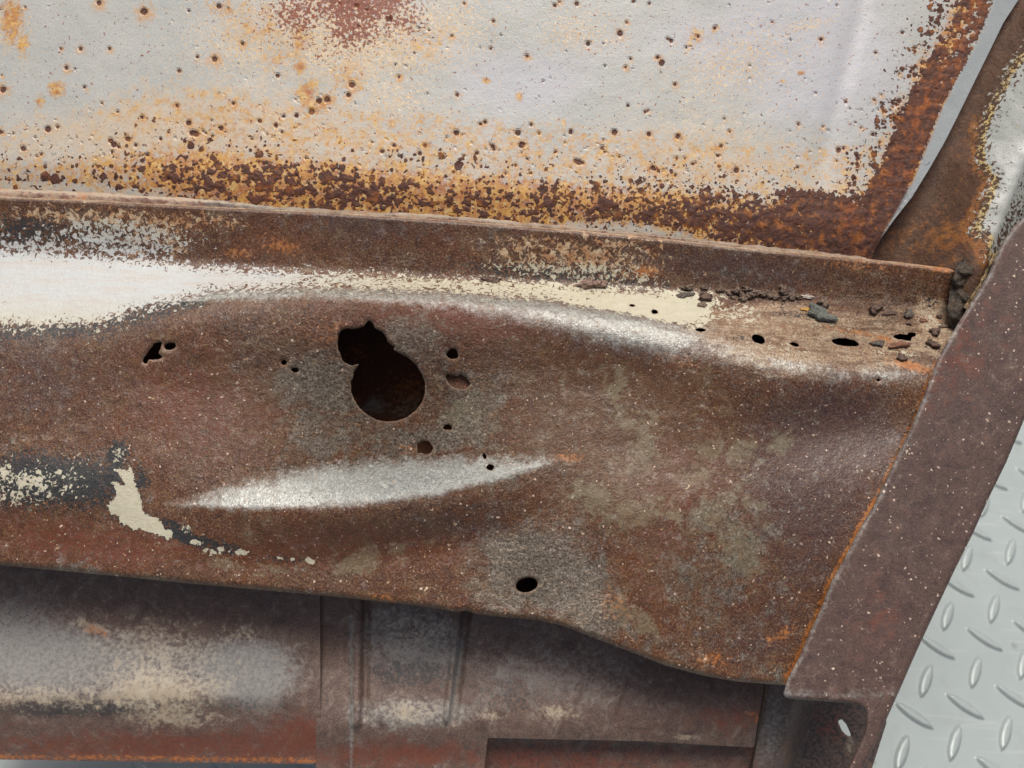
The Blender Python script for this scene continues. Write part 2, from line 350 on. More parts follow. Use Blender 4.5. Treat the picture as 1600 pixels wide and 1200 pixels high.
def mat_plain(name, kind):
    """rust film with attribute-driven paint remnants, used for flange, recess sheets and cavity"""
    t = NT(name)
    col, g, c = rust_ground(t)
    mid = t.noise(150, 5, 0.65, 31.0); fine = t.noise(480, 4, 0.62, 27.0)
    tint = {'flange': lin(86, 71, 68), 'recess': lin(112, 98, 92), 'cavity': lin(104, 66, 36), 'box': lin(104, 94, 86)}[kind]
    col = t.mix({'flange': 0.72, 'recess': 0.55, 'cavity': 0.7, 'box': 0.6}[kind], col, tint)
    col = t.mix(t.mul(t.ramp(g, 0.5, 0.1), 0.45), col, lin(52, 40, 38)); col = t.mix(t.mul(t.ramp(mid, 0.5, 0.95), 0.45), col, lin(116, 92, 80))
    wp = t.noise(120, 6, 0.72, 83.0, dist=1.0)
    if kind == 'flange':
        col = t.mix(t.mul(t.ramp(wp, 0.55, 0.85), 0.4), col, t.mix(g, lin(96, 80, 66), lin(134, 114, 100))); col = t.mix(t.mul(t.ramp(wp, 0.45, 0.12), 0.55), col, lin(52, 40, 38))
    if kind == 'recess':
        col = t.mix(t.mul(t.ramp(wp, 0.55, 0.85), 0.5), col, lin(140, 126, 112)); col = t.mix(t.mul(t.ramp(wp, 0.45, 0.15), 0.6), col, lin(62, 48, 44))
    red = t.layer(t.attr('red'), mid, 0.8, 0.35); col = t.mix(t.mul(red, 0.8), col, t.mix(fine, lin(128, 66, 42), lin(94, 52, 40)))
    gr = t.layer(t.attr('grey'), t.mixf(0.5, wp, fine), 1.2, 0.4); col = t.mix(t.mul(gr, 0.85), col, t.mix(fine, lin(108, 108, 105), lin(158, 156, 150)))
    dk = t.layer(t.attr('dark'), fine, 1.2, 0.25); col = t.mix(t.mul(dk, 0.8), col, lin(44, 46, 48))
    tn = t.layer(t.attr('tan'), t.mixf(0.55, wp, fine), 1.3, 0.3); col = t.mix(t.mul(tn, 0.72 if kind == 'recess' else 0.85), col, t.mix(mid, lin(168, 148, 118), lin(194, 184, 164)))
    org = t.layer(t.attr('orange'), fine, 1.0, 0.25); col = t.mix(t.mul(org, 0.85), col, t.mix(mid, lin(150, 78, 30), lin(196, 126, 70)))
    if kind == 'flange':
        sp = t.math('MAXIMUM', t.specks(290, 0.205, 0.5), t.specks(520, 0.27, 0.24, 3.3)); col = t.mix(t.mul(sp, t.ramp(t.noise(160, 2, 0.5, 91.0), 0.25, 0.7, 0.35, 0.95)), col, lin(214, 192, 172))
    rim = t.attr('rim'); col = t.mix(t.mul(rim, 0.7), col, lin(126, 112, 104))
    nrm = t.bump(g, 0.2, 0.0006); nrm = t.bump(mid, 0.12, 0.001, nrm)
    return t.done(col, {'flange': 0.5, 'recess': 0.58, 'cavity': 0.8, 'box': 0.5}[kind], nrm, 0.0, 0.5)

def mat_channel():
    t = NT('rusted_edge_channel')
    col, g, c = rust_ground(t); mid = t.noise(170, 5, 0.65, 41.0); fine = t.noise(430, 4, 0.62, 47.0, dist=0.4)
    col = t.mix(0.65, col, t.mix(t.mixf(0.5, fine, mid), lin(36, 25, 17), lin(98, 62, 36)))
    og = t.layer(t.attr('orange'), mid, 1.2, 0.3); col = t.mix(t.mul(og, 0.6), col, t.mix(fine, lin(136, 74, 28), lin(176, 118, 48)))
    pa = t.layer(t.attr('paint'), t.mixf(0.4, fine, mid), 1.7, 0.08); col = t.mix(pa, col, t.mix(g, lin(160, 164, 158), lin(184, 186, 180)))
    ye = t.mul(pa, t.layer(t.attr('yellow'), mid, 0.9, 0.25)); col = t.mix(t.mul(ye, 0.8), col, lin(200, 170, 92))
    dk = t.layer(t.attr('spot'), t.noise(520, 3, 0.6, 3.0), 1.5, 0.06); col = t.mix(dk, col, t.mix(fine, lin(52, 40, 30), lin(96, 66, 38)))
    nrm = t.bump(g, 0.2, 0.0006); nrm = t.bump(t.mixf(pa, fine, 1.0), 0.4, 0.001, nrm)
    return t.done(col, t.mixf(pa, 0.7, 0.4), nrm)

def mat_lump(name, dark, light, rough=0.75, scale=420, bumpy=0.7):
    t = NT(name); a = t.noise(scale, 5, 0.7, 3.1); b = t.noise(scale * 3, 3, 0.6, 6.6)
    col = t.mix(t.ramp(a, 0.2, 0.85), dark, light); col = t.mix(t.mul(t.ramp(b, 0.55, 1), 0.4), col, tuple(min(1, 1.7 * x) for x in light[:3]) + (1,))
    nrm = t.bump(a, bumpy, 0.001); nrm = t.bump(b, 0.3, 0.0005, nrm)
    return t.done(col, rough, nrm)

def mat_floor():
    t = NT('pale_painted_tread_plate'); a = t.noise(14, 4, 0.6, 1.0); b = t.noise(900, 2, 0.6, 2.0)
    col = t.mix(a, lin(154, 164, 161), lin(166, 175, 172)); col = t.mix(t.mul(t.noise(60, 5, 0.7, 4.0), 0.25), col, lin(156, 164, 162))
    sp = t.specks(45, 0.12, 0.3, 1.0); col = t.mix(t.mul(sp, 0.5), col, lin(120, 122, 120)); sp2 = t.specks(160, 0.14, 0.12, 2.0); col = t.mix(t.mul(sp2, 0.5), col, lin(120, 108, 96))
    scr = t.noise(240, 3, 0.6, 5.0, vec=t.stretch((0.05, 1, 1))); col = t.mix(t.mul(t.ramp(scr, 0.65, 0.95), 0.35), col, lin(196, 202, 200)); dirt = t.noise(26, 6, 0.7, 8.0, dist=0.8); col = t.mix(t.mul(t.ramp(dirt, 0.55, 0.95), 0.35), col, lin(132, 136, 132))
    nrm = t.bump(b, 0.05, 0.0005)
    return t.done(col, 0.42, nrm, 0.25, 0.5)

# ------------------------------------------------------------------ the floor: tread plate with raised lugs
E1 = np.array([0.56539, 0.62680, -0.53614]); E2 = np.array([0.81429, -0.52770, 0.24179])
E1 = RW @ E1; E2 = RW @ E2; E1[2] = 0; E2[2] = 0; E1 /= np.linalg.norm(E1); E2 = E2 - E1 * (E1 @ E2); E2 /= np.linalg.norm(E2)
O0 = RW @ (np.array([14.293, -3.997, -21.697]) * PITCH) + np.array([0, 0, CAM_H]); O0[2] = 0
M_FLOOR = mat_floor()
gx = np.linspace(-3, 3, 25); GX, GY = np.meshgrid(gx, gx)
fl_co = np.stack([GX.ravel(), GY.ravel(), 0 * GX.ravel()], 1); q = np.arange(24 * 25).reshape(24, 25)[:, :24].ravel()
fl = np_mesh('floor', fl_co, np.stack([q, q + 1, q + 26, q + 25], 1).ravel(), [4] * len(q))
fl.materials.append(M_FLOOR); floor = link('floor', fl); floor['kind'] = 'structure'
def lug_mesh(a):
    """almond-shaped raised bar with sloping flanks and a rounded crown, long axis x"""
    L, Wd, H = PITCH * 0.47, PITCH * 0.125, PITCH * 0.085; n = 14; v = []; rows = []
    for lev, (s, z) in enumerate([(1.18, -0.0003), (1.05, 0.12), (0.9, 0.5), (0.7, 0.86), (0.45, 0.98), (0.2, 1.0)]):
        r = []
        for i in range(2 * n):
            th = math.pi * i / n; cx = math.cos(th); sx = math.sin(th)
            lx = L * (1 - (1 - s) * 0.45) * cx; wy = Wd * s * math.copysign(abs(sx) ** 1.25, sx)
            r.append(len(v)); v.append((lx, wy, max(z, -0.01) * H))
        rows.append(r)
    f = []
    for a0, b0 in zip(rows, rows[1:]):
        for i in range(2 * n): j = (i + 1) % (2 * n); f.append((a0[i], a0[j], b0[j], b0[i]))
    f.append(tuple(rows[-1]))
    me = bpy.data.meshes.new('lug'); me.from_pydata(v, [], f); me.polygons.foreach_set('use_smooth', [True] * len(f)); me.materials.append(M_FLOOR)
    return me
LUG = lug_mesh(0)
def floor_ray(px, py):
    d = RW @ np.array([(px - 800) / F, (600 - py) / F, -1.0]); t = -CAM_H / d[2]; return d * t
ang1 = math.atan2(E1[1], E1[0]); ang2 = math.atan2(E2[1], E2[0])
for i in range(-22, 16):
    for j in range(-14, 14):
        p = O0 + (i * E1 + j * E2) * PITCH
        c = RW.T @ (p - np.array([0, 0, CAM_H])); px = 800 + F * c[0] / -c[2]; py = 600 - F * c[1] / -c[2]
        if not ((px > 1290 and -420 < py < 1420 and px < 2150) or (py > 1170 and py < 1420 and -200 < px)): continue
        o = link('lug', LUG, floor)
        o.location = (p[0], p[1], 0.0); o.rotation_euler = (0, 0, (ang2 if (i + j) % 2 == 0 else ang1))

# ------------------------------------------------------------------ the door
root = bpy.data.objects.new('car_door', None); sc.collection.objects.link(root)
root.location = W3(np.array(800.0), np.array(1000.0), np.array(-0.10)).tolist(); root.empty_display_size = 0.1
root['label'] = 'rust-brown car door shell with rotted holes and grey upper panel, above pale tread plate floor'
root['category'] = 'car door'
ROOT = root

# ---- outlines in photo pixels
LIP = [(-220, 292), (0, 306), (150, 312), (330, 322), (500, 330), (700, 343), (850, 355), (1000, 368), (1150, 385), (1300, 399), (1400, 409), (1490, 420), (1600, 434)]
BOT = [(-220, 864), (0, 883), (150, 897), (300, 912), (500, 930), (650, 946), (715, 956), (730, 954), (745, 960), (840, 969), (880, 978), (950, 1005), (1040, 1040), (1100, 1056), (1150, 1065), (1215, 1070), (1270, 1072)]
lip = curve(LIP, 20); bot = curve(BOT, 3)
val = curve([(-60, 392), (0, 394), (150, 402), (300, 414), (500, 426), (750, 438), (1000, 452), (1200, 464), (1400, 482), (1490, 500), (1600, 512)])
crest = curve([(-60, 540), (0, 538), (100, 532), (190, 517), (270, 494), (350, 474), (500, 464), (700, 470), (850, 487), (1000, 512), (1100, 534), (1250, 572), (1350, 586), (1450, 588), (1600, 590)], 50)
ltop = curve([(-60, 788), (255, 788), (330, 765), (420, 740), (520, 719), (620, 710), (750, 707), (880, 712), (1000, 712)], 25)
lbot = curve([(-60, 788), (255, 788), (350, 794), (450, 794), (560, 788), (680, 774), (800, 744), (890, 713), (1000, 712)], 20)
SEAM = [(1565, 380), (1544, 429), (1512, 481), (1488, 520), (1463, 565), (1446, 611), (1423, 670), (1400, 716), (1365, 790), (1344, 825), (1320, 871), (1299, 909), (1281, 955), (1264, 990), (1250, 1025), (1231, 1060), (1224, 1084)]

def w_front(X, Y):
    w = 0.10 * (Y - 520) * K
    w = w + 0.004 * blob(X, Y, 640, 500, 480, 70)
    w = w - 0.0075 * blob(X, Y, 590, 625, 330, 95, 2)
    a, b = ltop(X), lbot(X); H = 0.56 * np.maximum(b - a - 1, 0) * K
    q = (Y - a) / np.maximum(b - a, 1.0); up = 0.35 * sst(q) + 0.65 * smin(smax(q, 0 * q, 0.12), 1 + 0 * q, 0.12); dn = 1 - sst((Y - b) / 95.0)
    w = w + H * up * dn
    # crease that runs down from the end of the ledge to the lower edge
    cx = 890 + (Y - 712) * 0.36
    w = w + 0.0038 * sst((X - cx + 40) / 110.0) * sst((Y - 690) / 110.0) * (1 - sst((X - cx - 60) / 320.0))
    w = w - 0.0065 * blob(X, Y, 1325, 665, 140, 62, -8) + 0.0055 * blob(X, Y, 1170, 565, 190, 75, 10) - 0.006 * sst((Y - 800) / 260.0) * sst((X - 980) / 200.0)
    w = w - 0.003 * blob(X, Y, 830, 905, 90, 70) - 0.002 * blob(X, Y, 940, 580, 160, 60, 8)
    w = w + 0.003 * blob(X, Y, 60, 760, 150, 60)
    return w
def w_shell(X, Y):
    yl, yv, yc = lip(X), val(X), crest(X)
    dv = 0.030
    wf = w_front(X, Y)
    wfl = -0.024 - 0.006 * (Y - yl) / (yv - yl)
    wsh = -dv + (Y - yv) / (yc - yv) * (dv + w_front(X, yc) + 0.001)
    w = smin(smax(wfl, wsh, 0.0045), wf, 0.0075)
    w = w - 0.0035 * np.clip(1 - (Y - yl) / 6.0, 0, 1) ** 2
    yb = bot(X); w = w - 0.0025 * np.clip(1 - (yb - Y) / 9.0, 0, 1) ** 2
    c = corrode(X, Y)
    w = w + 0.0010 * (fbm(X, Y, 130, 3, 1) - 0.5) + (0.0002 + 0.0016 * c) * (fbm(X, Y, 22, 3, 2) - 0.5) + 0.0012 * c * (fbm(X * 0.6, Y, 46, 3, 3) - 0.5)
    return w
def corrode(X, Y):
    return np.clip(blob(X, Y, 600, 610, 190, 120) + 0.6 * blob(X, Y, 640, 740, 200, 45) + 0.5 * blob(X, Y, 840, 900, 90, 80) + 0.6 * blob(X, Y, 1330, 520, 180, 55) + 0.15, 0, 1)

# ---- holes rusted or punched through the shell
big = zoomed([(245, 265), (265, 235), (300, 215), (350, 220), (400, 212), (440, 198), (460, 175), (485, 150), (520, 180), (525, 210), (560, 230), (605, 260), (625, 295), (630, 315), (650, 335), (685, 365), (660, 400), (730, 415), (790, 445), (850, 500), (895, 570), (922, 640), (920, 720), (900, 790), (850, 855), (780, 910), (700, 938), (620, 945), (540, 930), (470, 890), (410, 840), (370, 780), (345, 710), (345, 640), (360, 570), (390, 520), (405, 495), (385, 490), (350, 510), (320, 500), (290, 480), (265, 445), (250, 400), (235, 350), (240, 310)], 0.2, 480, 470)
n_jag = 17
big = jag_open(big[:n_jag], 0.9, 3) + big[n_jag:32] + jag_open(big[32:], 1.0, 4)
flap = zoomed([(1080, 590), (1100, 568), (1140, 580), (1170, 590), (1195, 575), (1230, 590), (1265, 625), (1275, 655), (1250, 680), (1190, 692), (1140, 675), (1105, 645)], 0.2, 480, 470)
left_hole = zoomed([(690, 445), (722, 440), (718, 470), (708, 490), (730, 512), (700, 520), (665, 520), (652, 542), (635, 530), (650, 500), (675, 470)], 0.35, 0, 380)
left_nub = zoomed([(732, 458), (750, 445), (782, 445), (785, 465), (765, 476), (740, 474)], 0.35, 0, 380)
shelf_rag = zoomed([(1005, 415), (1050, 405), (1080, 410), (1085, 398), (1120, 402), (1115, 415), (1097, 420), (1095, 440), (1070, 432), (1040, 430)], 0.35, 1040, 380)
HOLES = [big, jagged(flap, 0.6, 5), jagged(left_hole, 0.8, 6), jagged(left_nub, 0.6, 7), jagged(shelf_rag, 0.5, 8),
         jagged(ring(707, 553, 9.5, 8.5, 0, 14, .13, 1), .5, 41), ring(699, 668, 6, 5, 0, 10, .35, 2), jagged(ring(664, 700, 13, 10.5, -15, 16, .16, 3), .6, 42),
         ring(443, 567, 5, 4.5, 40, 9, .3, 4), ring(461, 578, 6, 3.8, 10, 9, .2, 5), ring(757, 713, 3.2, 5, -10, 9, .2, 6), ring(766, 730, 7, 5.5, 0, 10, .2, 7),
         ring(823, 914, 17.5, 11.5, -12, 28, .015, 8), ring(1095, 515.5, 9, 3, 2, 12, .12, 9), ring(1185, 530, 11.5, 6.5, 25, 14, .08, 10),
         ring(1241, 538, 8.5, 2.8, 14, 10, .3, 11), ring(1321, 535, 21.5, 6.2, 8, 20, .10, 12), ring(988, 477, 6, 2.2, 8, 8, .2, 13), ring(1023, 487, 6, 3.4, 5, 9, .2, 14),
         ring(1372, 594, 3.4, 2.4, 0, 8, .2, 15)]

cream_patch = zoomed([(890, 375), (930, 350), (975, 375), (1000, 385), (1010, 340), (1025, 370), (1060, 430), (1040, 450), (1060, 490), (1075, 540), (1095, 580), (1100, 620), (1105, 690), (1140, 720), (1200, 745), (1250, 770), (1275, 800), (1280, 840), (1340, 850), (1345, 880), (1320, 900), (1330, 930), (1290, 900), (1220, 870), (1150, 850), (1090, 820), (1040, 835), (985, 800), (930, 765), (930, 730), (860, 715), (840, 650), (880, 610), (910, 570), (900, 520), (880, 480), (915, 460), (950, 500), (985, 495), (960, 440), (930, 400)], 0.2, 0, 660)
cream_shelf = [(-260, 388), (0, 388), (100, 394), (200, 402), (300, 413), (420, 422), (600, 432), (750, 436), (850, 442), (1000, 452), (1060, 453), (1100, 456), (1118, 474), (1116, 496), (1095, 512), (1050, 505), (980, 491), (850, 468), (700, 456), (500, 448), (330, 456), (230, 482), (150, 508), (0, 514), (-260, 514)]
pale_end = [(1436, 462), (1470, 468), (1485, 478), (1490, 500), (1496, 506), (1480, 535), (1466, 560), (1448, 548), (1424, 550), (1380, 545), (1400, 530), (1440, 520), (1432, 495)]
_prng = random.Random(21)
def paint_shell(X, Y):
    n1 = fbm(X, Y, 60, 4, 5); n2 = fbm(X, Y, 25, 3, 6)
    A = {}
    s = sdf(cream_shelf, X, Y)
    soft = np.where(Y < 470, 0.5 + s / 40.0, 0.5 + s / 12.0)
    soft = np.where(X > 1040, 0.5 + s / 8.0 / (1 + np.clip((X - 1040) / 16, 0, 4)), soft)
    soft = np.where((X < 340) & (Y > 470), 0.5 + (s - 2) / 46.0, soft)
    cream = np.clip(soft * 1.0 - 0.05, -0.2, 1.0)
    cream = np.maximum(cream, 0.52 * blob(X, Y, 190, 372, 130, 36, 6, 4))
    cream = np.maximum(cream, 0.50 * blob(X, Y, 60, 385, 120, 18, 2, 4))
    cream = np.maximum(cream, 0.44 * blob(X, Y, 900, 425, 170, 17, 4, 4))
    cream = np.maximum(cream, np.clip(0.55 + sdf(cream_patch, X, Y) / 6.5, -0.2, 1.5))
    for (cx, cy, rx, ry, r, v) in [(46, 754, 26, 15, 0, .72), (8, 740, 16, 16, 0, .6), (40, 760, 85, 36, 0, .40), (22, 775, 40, 20, 0, .44), (186, 708, 12, 16, 15, .5), (108, 750, 30, 40, 0, .30),
                                  (305, 848, 10, 5, 15, .9), (346, 858, 8, 4, 10, .85), (378, 863, 11, 6, 0, .85), (484, 877, 8, 5, 10, 1.1), (440, 872, 7, 3, 10, .75), (458, 874, 5, 3, 0, .7), (1150, 490, 60, 22, 8, .42), (1110, 470, 40, 18, 0, .5), (1230, 545, 60, 14, 10, .36), (1400, 552, 50, 8, 8, .4), (1455, 500, 26, 20, 0, .4), (1300, 510, 60, 10, 6, .33), (290, 826, 14, 8, 25, .55), (330, 862, 22, 6, 8, .5)]:
        cream = np.maximum(cream, v * blob(X, Y, cx, cy, rx, ry, r, 3))
    A['cream'] = cream
    A['fleckc'] = np.maximum.reduce([1.0 * blob(X, Y, 45, 752, 100, 44), 0.8 * blob(X, Y, 188, 706, 14, 20), 0.5 * blob(X, Y, 300, 838, 90, 20, 18), 0.45 * blob(X, Y, 440, 872, 60, 8), 0.7 * np.clip(1 - np.abs(s + 10) / 26.0, 0, 1) * ((X < 360) & (Y > 470)), 0.8 * blob(X, Y, 120, 368, 150, 30, 5, 3), 0.45 * blob(X, Y, 150, 752, 50, 40)])
    A['white'] = np.clip(blob(X, Y, 60, 420, 420, 80, 3, 4) + 0.6 * blob(X, Y, 300, 420, 240, 24), 0, 1)
    dark = 1.0 * blob(X, Y, 50, 750, 105, 46, 0, 2.6) + 0.45 * blob(X, Y, 150, 760, 50, 45) + 0.8 * blob(X, Y, 188, 705, 16, 18) + 0.75 * blob(X, Y, 222, 752, 12, 26, -8) \
        + 0.85 * blob(X, Y, 275, 828, 36, 15, 26, 3) + 0.75 * blob(X, Y, 335, 852, 55, 11, 12, 3) + 0.5 * blob(X, Y, 450, 874, 50, 8) + 0.6 * blob(X, Y, 180, 730, 10, 40)
    dark = np.maximum(dark, np.clip(0.52 + sdf(cream_patch, X, Y) / 16.0, 0, 0.9))
    band = np.clip(1.15 - np.abs(s + 6) / 26.0, 0, 1) * ((X < 330) & (Y > 470)); dark = np.maximum(dark, 0.62 * band)
    dark = np.maximum(dark, 0.62 * blob(X, Y, 45, 365, 70, 32, 5, 4)); dark = np.maximum(dark, 0.45 * blob(X, Y, 180, 372, 110, 30, 5, 4))
    dark = np.maximum(dark, 0.52 * blob(X, Y, 880, 428, 190, 17, 5, 4)); dark = np.maximum(dark, 0.5 * blob(X, Y, 1450, 468, 22, 14, 30))
    dark = np.maximum(dark, 0.55 * blob(X, Y, 1240, 492, 60, 6, 4)); dark = np.maximum(dark, 0.5 * blob(X, Y, 1160, 528, 26, 5, 6))
    dark = np.maximum(dark, 0.5 * np.clip(1 - line_d([(840, 470), (910, 476), (980, 488), (1050, 502)], X, Y) / 4, 0, 1))
    A['dark'] = dark
    grey = 0.75 * blob(X, Y, 485, 582, 55, 26, -10) + 0.6 * blob(X, Y, 500, 640, 60, 60) + 0.75 * blob(X, Y, 505, 700, 26, 12) + 0.7 * blob(X, Y, 640, 525, 60, 40, 25) + 0.65 * blob(X, Y, 740, 645, 45, 50, 20) \
        + 0.62 * blob(X, Y, 660, 690, 110, 22) + 0.30 * blob(X, Y, 600, 605, 190, 110) + 0.95 * blob(X, Y, 835, 885, 95, 75, 10, 3) + 0.6 * blob(X, Y, 925, 930, 40, 80, -15) + 0.5 * blob(X, Y, 960, 985, 90, 25, 25)
    grey = np.maximum(grey, 0.75 * blob(X, Y, 620, 742, 250, 34, -3, 3)); grey = np.maximum(grey, 0.8 * np.clip(1 - np.abs(s + 8) / 14, 0, 1) * ((X > 280) & (X < 1000) & (Y > 440)))  # grey along ledge and crest, bare metal that also carries painted sheen
    grey = np.maximum(grey, 1.2 * np.clip(0.5 + sdf(pale_end, X, Y) / 14, 0, 1) * 0); grey = np.maximum(grey, 0.45 * blob(X, Y, 1120, 880, 110, 140))
    grey = np.maximum(grey, 0.55 * blob(X, Y, 1370, 585, 40, 16)); grey = np.maximum(grey, 0.5 * blob(X, Y, 130, 890, 60, 14, 5)); grey = np.maximum(grey, 0.45 * blob(X, Y, 1190, 1050, 60, 20, 5))
    A['grey'] = grey
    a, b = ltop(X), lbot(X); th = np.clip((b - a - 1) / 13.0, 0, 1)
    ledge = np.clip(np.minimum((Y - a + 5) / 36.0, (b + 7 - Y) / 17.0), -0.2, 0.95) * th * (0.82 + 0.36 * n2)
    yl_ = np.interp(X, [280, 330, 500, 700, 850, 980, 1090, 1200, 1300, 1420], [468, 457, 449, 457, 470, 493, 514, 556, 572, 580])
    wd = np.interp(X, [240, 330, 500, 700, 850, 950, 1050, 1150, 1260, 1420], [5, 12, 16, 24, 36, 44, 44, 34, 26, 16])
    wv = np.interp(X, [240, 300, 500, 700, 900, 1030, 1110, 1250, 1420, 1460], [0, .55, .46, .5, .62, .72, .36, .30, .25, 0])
    crest_sheen = wv * np.clip(1.25 - np.abs(Y - yl_ - wd * 0.5) / (wd * 0.75), 0, 1)  # sheen along the rolled crest, laid on as pale grey
    A['worn_sheen'] = np.maximum.reduce([0.98 * ledge, crest_sheen, 0.62 * blob(X, Y, 1235, 572, 45, 13, 14), 0.5 * blob(X, Y, 1385, 586, 36, 12)])
    ol = 0.0 * X
    for (cx, cy, rx, ry, r) in [(968, 590, 20, 18, 0), (960, 610, 14, 40, 20), (965, 640, 24, 18, 0), (1160, 705, 28, 38, 10), (1105, 700, 26, 20, 0), (1080, 745, 34, 22, 0), (930, 780, 60, 34, 20), (985, 800, 60, 40, 0), (1220, 695, 24, 30, 20), (350, 880, 46, 12, 12), (430, 890, 40, 10, 5), (560, 880, 50, 22, -15),
                                (620, 860, 26, 24, -30), (1160, 860, 50, 60, 0), (985, 960, 50, 20, 35), (1010, 985, 40, 14, 35), (1120, 800, 60, 30, -20), (240, 905, 30, 10, 5), (720, 650, 40, 34, 0), (1000, 700, 30, 60, 0)]:
        ol = np.maximum(ol, 0.68 * blob(X, Y, cx, cy, rx, ry, r))
    A['olive'] = ol + 0.1 * n1
    tan = 0.70 * blob(X, Y, 1245, 525, 175, 54, 11, 4) + 0.5 * blob(X, Y, 1180, 565, 110, 20, 14) + 0.5 * blob(X, Y, 1400, 520, 60, 40)
    tan = np.maximum(tan, 0.3 * blob(X, Y, 1250, 470, 200, 30, 5))
    tan = np.maximum(tan, 1.15 * np.clip(0.5 + sdf(pale_end, X, Y) / 16, 0, 1))
    tan = np.maximum(tan, 0.95 * np.clip(1.2 - (Y - lip(X)) / 4.0, 0, 1))
    A['tan'] = tan
    org = 0.75 * np.clip(1 - (line_d(SEAM[8:], X, Y) - 1) / 11, 0, 1) + 0.6 * np.clip(1 - (line_d(SEAM[4:9], X, Y) - 1) / 8, 0, 1)
    for (cx, cy, rx, ry, r, v) in [(1425, 572, 42, 9, 14, .8), (1380, 530, 30, 8, 12, .6), (1335, 518, 60, 6, 10, .6), (1470, 498, 20, 8, 0, .6), (440, 385, 40, 14, 8, .55), (1010, 425, 26, 12, 0, .75), (370, 395, 30, 12, 0, .5), (210, 395, 24, 8, 0, .55), (600, 935, 40, 8, 5, .5),
                                   (1225, 990, 20, 12, -30, .6), (1205, 1000, 10, 8, 0, .7), (1110, 1030, 34, 14, 0, .5), (890, 715, 26, 10, 0, .5), (640, 700, 30, 10, 0, .4), (960, 945, 24, 40, -20, .42), (520, 520, 70, 24, 0, .38), (1470, 420, 40, 8, 6, .6), (1350, 415, 90, 14, 6, .45), (1060, 560, 40, 12, 15, .4)]:
        org = np.maximum(org, v * blob(X, Y, cx, cy, rx, ry, r))
        A['orange'] = org
    A['red'] = 0.75 * blob(X, Y, 700, 500, 200, 60) + 0.6 * blob(X, Y, 300, 640, 160, 110) + 0.7 * blob(X, Y, 120, 850, 200, 45, 6) + 0.6 * blob(X, Y, 560, 850, 240, 50) + 0.4 * blob(X, Y, 1090, 760, 120, 110) + 0.5 * blob(X, Y, 430, 380, 120, 40) + 0.3 * blob(X, Y, 1000, 900, 80, 120)
    A['ochre'] = 0.85 * blob(X, Y, 960, 640, 200, 110, 10) + 0.6 * blob(X, Y, 1000, 720, 150, 90) + 0.5 * blob(X, Y, 380, 640, 160, 80) + 0.5 * blob(X, Y, 500, 860, 200, 40) + 0.5 * blob(X, Y, 1040, 900, 80, 80) + 0.5 * blob(X, Y, 60, 830, 120, 40)
    A['purple'] = 0.7 * blob(X, Y, 1310, 660, 110, 60) + 0.6 * blob(X, Y, 60, 600, 140, 90) + 0.9 * blob(X, Y, 1270, 780, 140, 160) + 0.55 * blob(X, Y, 720, 820, 120, 40) + 0.6 * blob(X, Y, 960, 540, 130, 30, 10) + 0.75 * blob(X, Y, 1150, 420, 190, 34, 5) + 0.6 * blob(X, Y, 580, 355, 160, 26, 4) + 0.5 * blob(X, Y, 1180, 1000, 120, 60)
    A['fleck'] = np.maximum.reduce([0.50 * blob(X, Y, 900, 402, 170, 32, 5, 4), 0.40 * blob(X, Y, 960, 380, 90, 20, 5), 0.52 * blob(X, Y, 170, 340, 190, 16, 4, 4), 0.45 * blob(X, Y, 250, 370, 60, 30, 20), 0.5 * blob(X, Y, 330, 345, 60, 14, 8)])
    A['specks'] = np.clip((Y - crest(X) + 10) / 50, 0.15, 1) * np.clip(0.45 + 0.9 * n1, 0.3, 1)
    A['corrode'] = corrode(X, Y)
    return A

M_SHELL = mat_shell()
shell_dom = [(-220, 292)] + [(x, y) for x, y in LIP[1:-1]] + [(1498, 421), (1491, 440), (1489, 455), (1485, 478), (1488, 495), (1497, 505), (1520, 505), (1510, 560), (1480, 610), (1440, 690), (1400, 790), (1340, 900), (1300, 1000), (1262, 1070), (1240, 1071)] + [(x, y) for x, y in BOT[::-1] if x < 1230]
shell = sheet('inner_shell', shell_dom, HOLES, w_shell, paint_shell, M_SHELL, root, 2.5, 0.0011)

# ---- closed cavity behind the shell
def w_cav(X, Y):
    e = np.minimum.reduce([(X + 55) / 60, (1470 - X - (Y - 470) * 0.42) / 60, (Y - val(X) - 2) / 30, (bot(X) - 18 - Y) / 60])
    return w_shell(X, Y) - 0.0045 - 0.056 * sst(e)
def paint_cav(X, Y):
    return {'red': 0.4 + 0 * X, 'grey': 0.8 * blob(X, Y, 585, 635, 22, 14) + 0.3 * blob(X, Y, 640, 640, 30, 40), 'dark': 0 * X, 'tan': 0.45 * blob(X, Y, 640, 630, 30, 30), 'orange': 0.7 * blob(X, Y, 556, 625, 8, 8) + 0.5 * blob(X, Y, 640, 610, 40, 40) + 0.5 * blob(X, Y, 560, 550, 20, 20)}
cav_dom = [(-58, 397)] + [(x, float(val(np.array(float(x))))+1) for x in range(0, 1481, 80)] + [(1478, 520), (1440, 620), (1230, 1050)] + [(x, float(bot(np.array(float(x)))) - 17) for x in range(1200, -60, -60)]
M_CAV = mat_plain('dark_cavity_rust', 'cavity')
sheet('cavity_lining', cav_dom, [], w_cav, paint_cav, M_CAV, root, 7, 0)
# scrap of plate that closes one of the rust holes from behind
sheet('backing_patch', ring(716, 597, 26, 18, 10, 20, .1, 31), [], lambda X, Y: w_shell(X, Y) - 0.0040, lambda X, Y: {'red': 0.3 + 0 * X, 'grey': 0 * X, 'dark': 0.45 + 0 * X, 'tan': 0 * X, 'orange': 0.2 + 0 * X}, mat_plain('backing_rust', 'cavity'), root, 3, 0)

